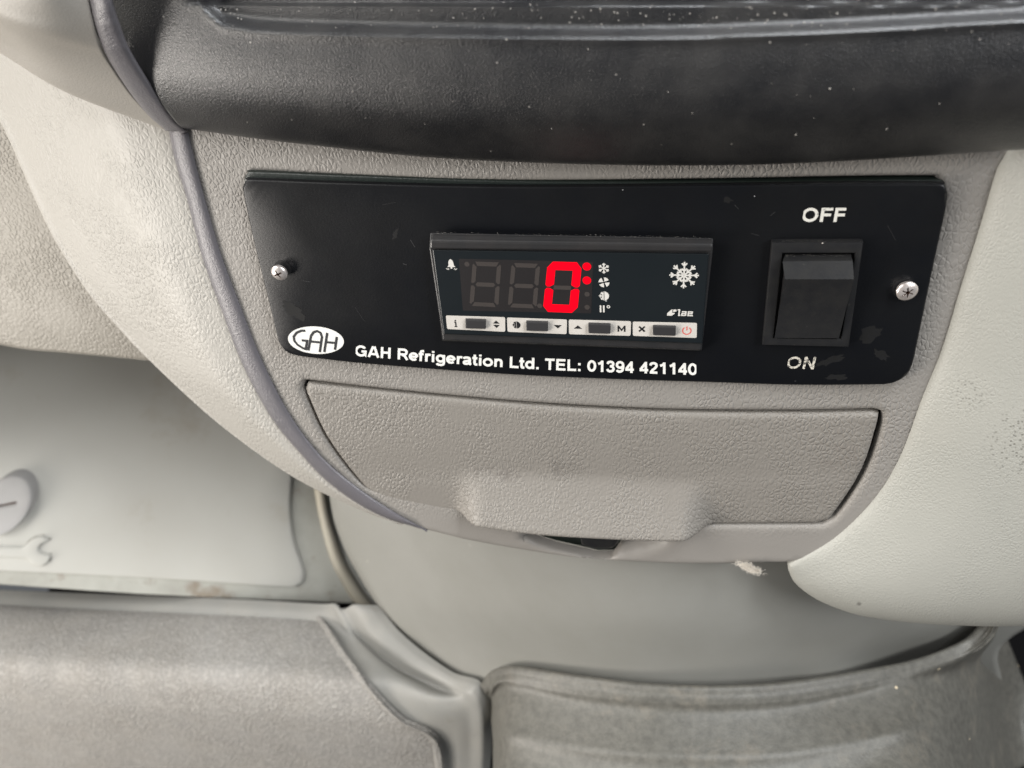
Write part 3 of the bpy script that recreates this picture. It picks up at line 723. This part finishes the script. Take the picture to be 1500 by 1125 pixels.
P = sign(940.3, 482); P.stroke([(-0.0008, -0.0008), (0.0008, 0.0008)], 0.0005); P.stroke([(-0.0008, 0.0008), (0.0008, -0.0008)], 0.0005); P.build('sign', INK, LB[3])
P = sign(1006, 484.5); P.stroke([(0.00115 * math.sin(t), 0.00115 * math.cos(t)) for t in np.linspace(0.55, 2 * math.pi - 0.55, 20)], 0.00032); P.stroke([(0, 0.0001), (0, 0.0014)], 0.00032); P.build('sign', RED, LB[3], label='red power sign')

# ================================================================== ROCKER SWITCH
rs = thing('rocker_switch', 'black rocker switch in a square frame between the worn OFF and ON lettering', 'switch', (*C(1190, 430, PN)[:2], PN))
SN = PN + 0.0022
fo = pxpoly([(1131, 355), (1265, 355), (1243.5, 509), (1117, 506)], SN); fi = pxpoly([(1146, 371), (1253, 371), (1232, 497), (1133, 495.5)], SN)
def scale_in(P, d):
    P = np.asarray(P); n = len(P); out = []
    for i in range(n):
        a, p, b = P[i - 1], P[i], P[(i + 1) % n]; u = (a - p) / np.linalg.norm(a - p); v = (b - p) / np.linalg.norm(b - p)
        out.append(p + (u + v) * d)
    return np.array(out)
rings = [(fo, PN - 0.0003), (fo, SN - 0.0005), (scale_in(fo, 0.00018), SN - 0.00012), (scale_in(fo, 0.0005), SN), (scale_in(fi, -0.0003), SN), (scale_in(fi, -0.00008), SN - 0.0001), (fi, SN - 0.0004), (fi, PN + 0.0001)]
V = np.array([(*p, z) for P, z in rings for p in P]); F = []
for k in range(len(rings) - 1):
    for i in range(4): F.append((k * 4 + i, (k + 1) * 4 + i, (k + 1) * 4 + (i + 1) % 4, k * 4 + (i + 1) % 4))
if np.cross(V[F[13][1]] - V[F[13][0]], V[F[13][2]] - V[F[13][0]])[2] < 0: F = [f[::-1] for f in F]
link('switch_frame', V, F, BLK, rs, smooth=True, angle=30)
V, F = plaque(fi, flat(PN + 0.0002), 0.001, grid=0.05, seg=0.02); link('switch_well', V, F, INK, rs)
# rocker: profile along u, flared top ridge
def C3(p, n): return C(p[0], p[1], n)
lft = [((1149, 376), .0024), ((1146.5, 383), .0040), ((1149.5, 409), .0066), ((1147, 425), .0056), ((1143, 450), .0042), ((1138, 475), .0032), ((1134.5, 495), .0027)]
rgt = [((1247, 375), .0024), ((1249, 382), .0040), ((1251, 409), .0066), ((1247, 425), .0056), ((1240, 450), .0042), ((1234, 475), .0032), ((1229, 495.5), .0027)]
A = cr([C3(p, PN + n) for p, n in lft], 7); B = cr([C3(p, PN + n) for p, n in rgt], 7)
A2 = A.copy(); B2 = B.copy(); A2[:, 2] = PN + 0.0004; B2[:, 2] = PN + 0.0004; A2[:, 0] = np.linspace(C(1148, 376, PN)[0], C(1133, 495, PN)[0], 7) + .0004; B2[:, 0] = np.linspace(C(1251, 376, PN)[0], C(1231, 495, PN)[0], 7) - .0009
V = np.vstack([A, B, A2, B2]); F = []
for i in range(6):
    F.append((i, i + 1, 7 + i + 1, 7 + i)); F.append((14 + i, 14 + i + 1, i + 1, i)); F.append((7 + i, 7 + i + 1, 21 + i + 1, 21 + i))
F.append((0, 7, 21, 14)); F.append((13, 6, 20, 27))
link('rocker', V, F, BLK, rs, smooth=True, angle=22)

# ================================================================== BLACK UPPER TRIM WITH TRAY
def tray(px, py):
    ridge = np.interp(px, [285, 300, 326, 380, 433, 573, 760, 900, 1031, 1201, 1329, 1560], [-14, 12, 33, 41, 44, 48, 51, 52, 50, 43, 36, 22])
    dd = ridge - py            # >0 inside the tray
    fl = sst(px, 262, 330)
    t = -0.0040 * sst(dd, -9, 16) * fl
    lip = 0.0004 * np.exp(-((dd + 4) / 9.0) ** 2) * fl
    back = -0.0035 * sst(-py, -9, -3) * fl
    return t + lip + back
rows = [
    [(140, -70, 14), (300, -70, 18), (700, -70, 19.6), (1100, -70, 19.6), (1560, -70, 19.6)],
    [(152, -30, 14), (300, -28, 18), (700, -28, 19.6), (1100, -28, 19.6), (1560, -40, 19.6)],
    [(161, 8, 14), (310, 12, 18), (700, 14, 20.0), (1100, 14, 20.0), (1560, 0, 20.0)],
    [(173, 40, 14.2), (330, 52, 18.4), (700, 62, 20.3), (1100, 62, 20.3), (1560, 40, 20.3)],
    [(190, 78, 14.2), (350, 88, 18.6), (700, 102, 20.7), (1100, 104, 20.7), (1560, 82, 20.7)],
    [(212, 114, 13.8), (370, 122, 18.2), (700, 142, 20.4), (1100, 145, 20.4), (1560, 122, 20.4)],
    [(236, 150, 11.3), (390, 155, 16.2), (700, 178, 18.4), (1100, 182, 18.4), (1560, 160, 18.4)],
    [(255, 176, 7.5), (410, 184, 12), (700, 208, 14), (1100, 215, 14), (1560, 192, 14)],
    [(266, 187, 3.5), (433, 208.5, 6.5), (700, 233.5, 7.5), (1100, 240, 7.5), (1560, 214, 7.5)],
    [(266.5, 186.5, 0), (433, 208, 0), (700, 232, 0), (1100, 238.5, 0), (1560, 213, 0)]]
rows = [[(x, -520 + (y + 70), n - 3) for x, y, n in rows[0]], [(x, -160 + (y + 70), n - 1) for x, y, n in rows[0]]] + rows
G = loft_px(rows, 220, 170, tray)
TG = G.copy()
V, F = gridmesh(G)
dt = link('upper_dash_trim', V, F, DARK, None, at=C(850, 120, 0.02), solid=0.0025)
tag(dt, 'black speckled plastic dash trim with an open tray across the top', 'dashboard trim')

# ================================================================== UPPER LEFT CAP AND ITS STRIP
rows = [
    [(-90, -90, 30), (-20, -80, 33), (60, -80, 33), (112, -80, 28)],
    [(-90, -45, 30), (-20, -25, 33), (60, -15, 33), (125, -20, 27)],
    [(-90, -22, 29), (-10, 8, 32), (64, 25, 31), (136, 30, 25)],
    [(-90, -12, 27.5), (-5, 26, 30), (64, 48, 29), (147, 68, 21)],
    [(-90, -2, 23), (-5, 40, 24), (60, 66, 23), (158, 88, 17)],
    [(-90, 15, 16), (0, 60, 16), (80, 100, 15), (198, 145, 9)],
    [(-90, 25, 10), (0, 77, 10), (96, 134, 8), (244, 190, 1)],
    [(-90, 20, 0), (0, 72, 0), (96, 128, -1), (242, 186, -4)]]
G = loft_px(rows, 60, 60)
cap = thing('dash_end_cap', 'smooth pale grey dash moulding curving down at the top left corner', 'dashboard moulding', C(90, 60, 0.02))
V, F = gridmesh(G); link('cap_shell', V, F, PILL, cap, solid=0.002)
uL = [(112, -80), (129, 0), (138, 38), (152, 73), (170, 105), (192, 138), (217, 170), (243, 192)]
uR = [(142, -80), (160, 0), (170, 34), (184, 70), (205, 106), (230, 144), (254, 176), (272, 193)]
rows = ribbon(uL, uR, 2.0, nl=[28, 26, 24, 20.5, 16, 11, 5, 0.5])
G = Cv(*[np.array(rows)[..., i].T / (1 if i < 2 else 1000) for i in range(3)])
V, F = gridmesh(G); link('edging_strip', V, F, STRIP, cap, solid=0.002)

# ================================================================== LEFT GRAINED SIDE PANEL
LRp = [((-160, -60), (225, 60), 20), ((-120, 20), (235, 120), 20), ((-60, 95), (240, 165), 20), ((-25, 140), (246, 190), 20), ((0, 178), (250, 215), 20), ((16, 211), (260, 250), 20), ((54, 298), (277, 308), 20), ((85, 360), (297, 378), 19),
       ((130, 430), (326, 458), 18), ((175, 482), (357, 538), 17), ((220, 529), (397, 612), 15), ((317, 618), (443, 668), 11), ((425, 696), (488, 713), 6), ((523, 745), (551, 753), 3), ((585, 768), (590, 768), 1)]
rows = []
for (l, r, drop) in LRp:
    l = np.array(l, float); r = np.array(r, float) + np.array((7, -2)) * min(1, drop / 10); row = []; h = 1000 * H0(*CH(r[0], r[1], H0)[:2])
    for t in (0, .12, .35, .6, .82, .95, 1.0):
        p = r + (l - r) * t; row.append((p[0], p[1], h - 0.6 - drop * t ** 2.3 + 1.2 * math.sin(math.pi * min(1, max(0, t - .06) * 2.2)) * min(1, drop / 8)))
    wd = np.linalg.norm(l - r); e = (r - l) / max(wd, 1)
    q = min(1, drop / 10); row.append((l[0] + e[0] * min(6, wd * .1), l[1] + e[1] * min(6, wd * .1), h - drop * 1.35 - 3 * q - .6))
    rows.append(row[::-1])
G = loft_px(rows, 60, 110)
V, F = gridmesh(G)
sp = link('side_panel', V, F, LEAL, None, at=C(200, 350, 0), solid=0.0006)
tag(sp, 'pale leather grained dash panel curving down left of the console edging strip', 'dashboard panel')

# far left panel behind
BL = (-1900, -1000, -400)  # columns out of view, added to block light from the left
rows = [[(-120, -1100, -36), (60, -1100, -36), (300, -1100, -36)], [(-120, -300, -36), (60, -300, -36), (300, -300, -36)], [(-120, 90, -36), (60, 110, -36), (300, 130, -36)], [(-120, 250, -36), (60, 270, -36), (300, 290, -36)], [(-120, 400, -35), (60, 420, -35), (300, 430, -35)],
        [(-120, 490, -37), (60, 500, -37), (300, 520, -37)], [(-120, 508, -41), (60, 514, -41), (300, 536, -41)], [(-120, 504, -60), (60, 510, -60), (300, 531, -60)]]
DIP = {-1900: 380, -1000: 330, -400: 170}   # unseen drop added beyond the left of view, to shade the footwell
rows = [[(x, r[0][1] - (r[1][1] - r[0][1]) / 180 * (-120 - x) * .5 + DIP[x] * (r[0][1] > 450), r[0][2]) for x in BL] + r for r in rows]
G = loft_px(rows, 90, 70); V, F = gridmesh(G)
fp = link('lower_dash_panel', V, F, BROWN, None, at=C(60, 380, -0.055), solid=0.002)
tag(fp, 'beige grained dash panel at the left edge above the dark footwell', 'dashboard panel')

# ================================================================== FOOTWELL
PA, PB_, PC_ = -0.420, -0.45, -0.90       # plane n = PA + PB_ x + PC_ u
def FW(px, py, lift=0.0): return C(px, py, PA + lift, PB_, PC_)
def HW(lift=0.0): return lambda x, u: PA + lift + PB_ * x + PC_ * u
foot = thing('footwell_panel', 'pale grey footwell moulding around the access cover, edged by a cream ridge', 'footwell panel', FW(300, 700))
fr_px = np.vstack([[(-140, 440), (470, 440)], smoothpoly([(478, 700), (487, 745), (503, 800), (528, 850), (554, 888)], 14), smoothpoly([(523, 886), (224, 873), (0, 858), (-140, 850)], 12)])
fr2 = np.array([FW(x, y)[:2] for x, y in fr_px])
V, F = plaque(fr2, HW(), 0.003, rnd=0.0015, grid=0.02, seg=0.006); link('moulding', V, F, FRAME, foot, angle=40)
rl = [(460, 715), (466, 750), (474, 785), (486, 825), (505, 862), (520, 886)]; rr_ = [(479, 715), (484, 750), (494, 785), (508, 825), (530, 862), (548, 888)]
Lp, Rp = cr(rl, 30), cr(rr_, 30); G = []
for f in np.linspace(0, 1, 9):
    G.append([C(*(Lp[i] + (Rp[i] - Lp[i]) * f), PA + 0.0006 + 0.004 * math.sin(math.pi * f) ** 0.8, PB_, PC_) for i in range(30)])
G = np.array(G).transpose(1, 0, 2); V, F = gridmesh(G); link('ridge', V, F, CREAM, foot, solid=0.0005)
# brown lip seam
acc = thing('access_cover', 'pale rounded access cover with an embossed spanner sign in the left footwell', 'access cover', FW(220, 720, 0.002))
cv_px = np.vstack([[(-140, 440), (424, 440)], smoothpoly([(427, 640), (427, 700), (424, 741), (429, 790), (440, 825), (445, 843)], 20), smoothpoly([(444, 852), (437, 860), (425, 862)], 5),
                   smoothpoly([(373, 859), (224, 849), (0, 838), (-140, 831)], 12)])
cv2 = np.array([FW(x, y, 0.0028)[:2] for x, y in cv_px])
V, F = plaque(cv2, HW(0.0028), 0.0034, rnd=0.0014, grid=0.02, seg=0.005); link('cover_panel', V, F, COVER, acc, angle=40)
wr_px = [(-60, 799), (36, 800), (43, 792), (52, 786), (64, 784), (74, 789), (62, 794), (56, 801), (60, 809), (75, 812), (74, 820), (64, 827), (51, 825), (42, 815), (-60, 811)]
wr = np.array([FW(x, y, 0.0033)[:2] for x, y in wr_px])
V, F = plaque(fillet(wr, 0.0012, 3), HW(0.0050), 0.0025, rnd=0.0006, grid=0.02, seg=0.002); link('spanner_emboss', V, F, COVER, acc, angle=50)
dg = Print(0); dg.stroke([tuple(FW(x, y, 0.0028)[:2]) for x, y in wr_px[1:-1]], 0.0007); dg.V = [(x, u, PA + 0.0028 + 0.00005 + PB_ * x + PC_ * u) for x, u, _ in dg.V]  # dark brown outline stroked round the spanner emboss
dg.build('spanner_outline', mat('outline_brown', (0.13, 0.11, 0.085), 0.8, 0.2), acc)
# turn fastener
kn = thing('turn_fastener', 'round slotted plastic fastener at the left edge of the access cover', 'fastener', FW(0, 740, 0.003))
KL = 0.0095; kc = FW(8, 741, KL); kR = 0.80 * np.linalg.norm(FW(8, 781, KL) - kc)
circ = np.array([(kc[0] + kR * math.cos(a), kc[1] + kR * math.sin(a)) for a in np.linspace(0, 2 * math.pi, 48, endpoint=False)])
slot = np.array([(kc[0] - kR * .42, kc[1] - kR * .05), (kc[0] + kR * .42, kc[1] - kR * .05), (kc[0] + kR * .42, kc[1] + kR * .05), (kc[0] - kR * .42, kc[1] + kR * .05)])
V, F = plaque(circ, HW(KL), 0.0075, rnd=0.001, grid=0.004, holes=[slot], seg=0.003); link('fastener_head', V, F, KNOB, kn, angle=40)
V, F = plaque(kc[:2] + (circ - kc[:2]) * 0.9, HW(KL - 0.002), 0.004, grid=0.01, seg=0.005); link('fastener_core', V, F, RUST, kn)

# ================================================================== TUNNEL COVER
def tn(px): return -7 - (92 if px < 960 else 52) * ((px - 960) / 480.0) ** 2
lefts = [(476, 690), (484, 735), (490, 765), (503, 800), (518, 830), (552, 885), (600, 945), (650, 1000), (680, 1060)]
rows = []
for (lx, ly) in lefts:
    row = []
    for t in np.linspace(0, 1, 9):
        px = lx + ((1560 if ly < 900 else 1468) - lx) * t; py = ly + 30 * math.sin(math.pi * t) - 0 * t
        row.append((px, py, tn(px) - 3 * (ly > 900) - 14 * (ly > 930) * (t > .8) - (30 * (ly > 990) + 40 * (ly > 1050)) * (t > .8)))
    rows.append(row)
G = loft_px(rows, 90, 40); V, F = gridmesh(G)
tu = link('tunnel_cover', V, F, TUN, None, at=C(950, 900, -0.01), solid=0.002)
tag(tu, 'smooth grey curved tunnel cover below the console and above the floor mats', 'tunnel cover')

# ================================================================== LEFT MAT
def mat_rows(yl, ins, rid, out, nb):
    """one row of the mat: left points, pad edge, rim crest, outer edge"""
    no = tn(out[0]) + 2.0; ni = nb + (no - nb) * .35; nr = nb + (no - nb) * .8 + 2.2
    return [(-140, yl, nb), (100, yl + (ins[1] - yl) * .38, nb), (ins[0] * .75, yl + (ins[1] - yl) * .75, nb + (ni - nb) * .6), (ins[0], ins[1], ni), ((ins[0] + rid[0]) / 2, (ins[1] + rid[1]) / 2, (ni + nr) / 2 - .2), (rid[0] - 15, rid[1] + 7, nr - 1.5), (rid[0], rid[1], nr), ((rid[0] + out[0]) / 2, (rid[1] + out[1]) / 2, (nr + no) / 2 - .3), (out[0], out[1], no - 2)]
spec = [
    (858, (462, 884), (517, 886), (553, 886), -86),
    (868, (466, 897), (527, 898), (562, 896), -80),
    (884, (481, 922), (547, 932), (584, 923), -71),
    (925, (507, 962), (598, 972), (622, 956), -50),
    (965, (537, 1000), (659, 1003), (665, 985), -34),
    (1000, (583, 1048), (689, 1018), (707, 1001), -28),
    (1060, (638, 1084), (704, 1059), (722, 1053), -28),
    (1180, (646, 1180), (702, 1180), (713, 1180), -34)]
rows = [mat_rows(*s) for s in spec]
G = loft_px(rows, 90, 90); V, F = gridmesh(G)
lm = thing('floor_mat', 'grey dimpled rubber floor mat with a raised rim in the left footwell', 'floor mat', C(300, 1000, -0.03))
link('mat_base', V, F, MATB, lm, solid=0.003)
# dimpled inset pad
rows = []
for (yl, ins, rid, out, nb) in spec:
    k = 12 * (yl < 860); r = mat_rows(yl, ins, rid, out, nb)[:4]
    rows.append([(x, y + k, n + 1.6) for x, y, n in r[:3]] + [(ins[0] - 6, ins[1] + k, r[3][2] + 1.6), (ins[0] - 1, ins[1] + k, r[3][2] + .9)])
G = loft_px(rows[0:1] + rows[2:], 70, 90)
V, F = gridmesh(G); link('dimpled_pad', V, F, MAT_, lm, solid=0.0025)

# ================================================================== RIGHT MAT
e0 = [(704, 1006), (712, 992), (727, 981), (759, 977), (833, 988), (940, 1001), (1047, 1005), (1153, 999), (1260, 983), (1340, 967), (1404, 943), (1431, 921), (1445, 900)]
e1 = [(716, 1022), (722, 1008), (735, 998), (760, 1000), (833, 1015), (940, 1027), (1047, 1031), (1153, 1026), (1260, 1007), (1340, 987), (1409, 966), (1450, 937), (1464, 905)]
rows = [[(x, y, tn(x) - 6) for x, y in e0], [(x, y - 1, tn(x) + 2.5) for x, y in e0]]
rows.append([(x * .45 + a * .55, y * .45 + b * .55, tn(x) + 6.5) for (x, y), (a, b) in zip(e0, e1)])
rows.append([(x, y, tn(x) + 8.5 - 8 * (i == 0)) for i, (x, y) in enumerate(e1)])
for dy, up in ((14, 10), (45, 17), (66, 22.0), (80, 25.2), (98, 28), (132, 35), (190, 50)):
    r = []
    for i, (x, y) in enumerate(e1):
        xx = x + (0 if i > 2 else (722 + 6 * i - x) * min(1, dy / 60)) + (dy * (.08, .22, .40)[i - 10] if i > 9 else 0)
        nn = min(tn(x), -4) * (1 - dy / 500)
        r.append((xx, y + dy, nn + up - (13, 7, 2.5, 0)[min(i, 3)] - 34 * sst(np.float64(xx), 1330, 1540) - 70 * sst(np.float64(xx), 1400, 1500)))
    rows.append(r)
G = loft_px(rows, 130, 110); V, F = gridmesh(G)
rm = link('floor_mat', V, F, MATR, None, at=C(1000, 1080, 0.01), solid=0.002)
tag(rm, 'darker worn rubber mat with a curved rim at the foot of the tunnel cover', 'floor mat')

# ================================================================== RIGHT KNEE PAD
kl = cr([(1500, 190), (1474, 228), (1459, 256), (1439, 324), (1411, 411), (1380, 511), (1349, 586), (1318, 667), (1280, 729), (1224, 785), (1165, 821), (1154, 829)], 60)
kb = cr([(1155, 838), (1163, 854), (1183, 871), (1212, 886), (1260, 901), (1340, 911), (1420, 914), (1500, 911), (1680, 900)], 40)
kpoly = np.array([CH(x, y, H0)[:2] for x, y in np.vstack([kl, kb, [(1690, 520), (1690, 190)]])])
KL_, KB_ = kpoly[:60], kpoly[60:100]
def dpath(x, u, P):
    p = np.array([x, u]); a, b = P[:-1], P[1:]; ab = b - a
    t = np.clip(((p - a) * ab).sum(1) / (ab * ab).sum(1), 0, 1); return np.linalg.norm(p - a - t[:, None] * ab, axis=1).min()
def HK(x, u):
    d1, d2 = dpath(x, u, KL_), dpath(x, u, KB_)
    return 0.0004 + H0(min(x, 0.12), 0) + 0.016 * (1 - math.exp(-d1 / 0.020)) * (1 - math.exp(-d2 / 0.014))
V, F = plaque(kpoly, HK, 0.012, rnd=0.0016, grid=0.0028, seg=0.003)
kp = link('knee_pad', V, F, BOLS, None, at=C(1400, 650, 0.01), angle=60)
tag(kp, 'pale greenish grey padded moulding bulging out on the right of the console', 'knee pad')

# ================================================================== BACKGROUND SHELL OF THE CAB
def box(x0, x1, u0, u1, n0, n1):
    V = np.array([(x, u, n) for x in (x0, x1) for u in (u0, u1) for n in (n0, n1)])
    F = [(0, 1, 3, 2), (4, 6, 7, 5), (0, 4, 5, 1), (2, 3, 7, 6), (0, 2, 6, 4), (1, 5, 7, 3)]
    return V, F
V, F = box(-0.5, 0.6, -0.62, 0.05, -0.24, -0.20); o = link('bulkhead', V, F, VOID, None, at=(0, -0.2, -0.22), smooth=False); o['kind'] = 'structure'
V, F = box(-0.95, 0.6, -0.035, 0.17, -0.34, -0.066); o = link('hidden_dash_block', V, F, VOID, None, at=(0, 0.1, -0.2), smooth=False); o['kind'] = 'structure'  # unseen box added to keep windscreen light out of the footwell
V, F = box(-0.5, 0.6, -0.42, -0.40, -0.20, 0.30); o = link('floor', V, F, VOID, None, at=(0, -0.41, 0), smooth=False); o['kind'] = 'structure'

# ================================================================== LINT AND CRUMBS
lc = C(1098, 829, 0.001); V = []; F = []
rng = random.Random(7)
def fibre(V, F, p, d, L, w):
    k = len(V); pts = [np.array(p)]
    for i in range(6):
        d = d + np.array([rng.uniform(-.6, .6) for _ in range(3)]); d /= np.linalg.norm(d); pts.append(pts[-1] + d * L / 6)
    for q in pts:
        for a in (0, 2.1, 4.2): V.append(q + w * np.array([math.cos(a), math.sin(a), math.cos(a + 1)]))
    for i in range(6):
        for j in range(3):
            a, b = k + i * 3 + j, k + i * 3 + (j + 1) % 3; F.append((a, b, b + 3, a + 3))
for i in range(1100):
    t = rng.gauss(0, 1)
    p = lc + np.array([t * 0.0016, -0.0005 * t + rng.gauss(0, .0004) - .0006 * (t > 0.5), abs(rng.gauss(0, .0006))])
    fibre(V, F, p, np.array([rng.uniform(-1, 1), rng.uniform(-1, .6), rng.uniform(-.2, .8)]), rng.uniform(.0008, .0018), 0.000028)
o = link('lint_tuft', np.array(V), F, LINT, None, at=lc, smooth=False); tag(o, 'tuft of pale lint caught in the seam under the console', 'lint')
def crumb(px, py, n, r, name, label, m=CRUMB):
    c = C(px, py, n); ph = (1 + 5 ** .5) / 2
    I = np.array([(-1, ph, 0), (1, ph, 0), (-1, -ph, 0), (1, -ph, 0), (0, -1, ph), (0, 1, ph), (0, -1, -ph), (0, 1, -ph), (ph, 0, -1), (ph, 0, 1), (-ph, 0, -1), (-ph, 0, 1)]) / 1.9
    Ff = [(0, 11, 5), (0, 5, 1), (0, 1, 7), (0, 7, 10), (0, 10, 11), (1, 5, 9), (5, 11, 4), (11, 10, 2), (10, 7, 6), (7, 1, 8), (3, 9, 4), (3, 4, 2), (3, 2, 6), (3, 6, 8), (3, 8, 9), (4, 9, 5), (2, 4, 11), (6, 2, 10), (8, 6, 7), (9, 8, 1)]
    V = c + I * r * np.array([[rng.uniform(.7, 1.25) for _ in range(3)] for _ in range(12)])
    o = link(name, V, Ff, m, None, at=c, smooth=False); tag(o, label, 'crumb', 'crumbs and flecks')
crumb(1357, 224, 0.0060, 0.00045, 'crumb', 'cream crumb on the lower edge of the black trim above the OFF lettering')
def dust(name, pts, m, label=None, parent=None, at=None):
    V, F = [], []
    for c, r in pts:
        b = len(V); V += [c + r * np.array([rng.uniform(.6, 1.2) * a for a in v]) for v in ((1, 0, 0), (-.5, .8, 0), (-.5, -.8, 0), (0, 0, 1))]
        F += [(b, b + 1, b + 3), (b + 1, b + 2, b + 3), (b + 2, b, b + 3), (b, b + 2, b + 1)]
    o = link(name, np.array(V), F, m, parent, at=at, smooth=False); o['kind'] = 'stuff'
    return o
pts = []
GX, GY = toPx(TG[..., 0], TG[..., 1], TG[..., 2])
cand = np.argwhere((GY > 2) & (GY < 200) & (GX > 330) & (GX < 1500))
for i in range(1600):
    k = cand[rng.randrange(len(cand))]; y = GY[k[0], k[1]]
    if rng.random() > (1.0 if 8 < y < 44 and 600 < GX[k[0], k[1]] < 1250 else .5 if y < 44 else 0.035): continue
    pts.append((TG[k[0], k[1]] + np.array([rng.uniform(-.0008, .0008), rng.uniform(-.0005, .0005), 0.00005]), rng.choice((.00007, .0001, .00014, .0002, .00026))))
o = dust('dust', pts, DUST, at=C(850, 20, 0.01)); tag(o, 'pale specks of dust lying along the tray of the black trim', 'dust')
pts = [(C(rng.uniform(638, 1040), 0, 0) * 0 + C(x, 340.5 + (x - 635) * .019 + rng.uniform(-1.5, 2), CN - 0.0038), rng.choice((.00004, .00006, .0001))) for x in [rng.uniform(638, 1040) for _ in range(170)]]
dust('dust', pts, DUST, parent=ct)
pts = [(C(x, 353 + rng.uniform(-1.2, 1.5), PN + 0.0016), rng.choice((.00004, .00006))) for x in [rng.uniform(1134, 1262) for _ in range(60)]] + [(C(x, 374 + rng.uniform(-1, 2.5), PN + 0.0023), rng.choice((.00004, .00006, .00009))) for x in [rng.uniform(1150, 1247) for _ in range(60)]] + [(C(1205, 356, SN), .00035)]
dust('dust', pts, DUST, parent=rs)
print('CAM', CAM, 'plate width', plate[:, 0].max() - plate[:, 0].min(), 'cov', FW(0, 500), FW(0, 860))
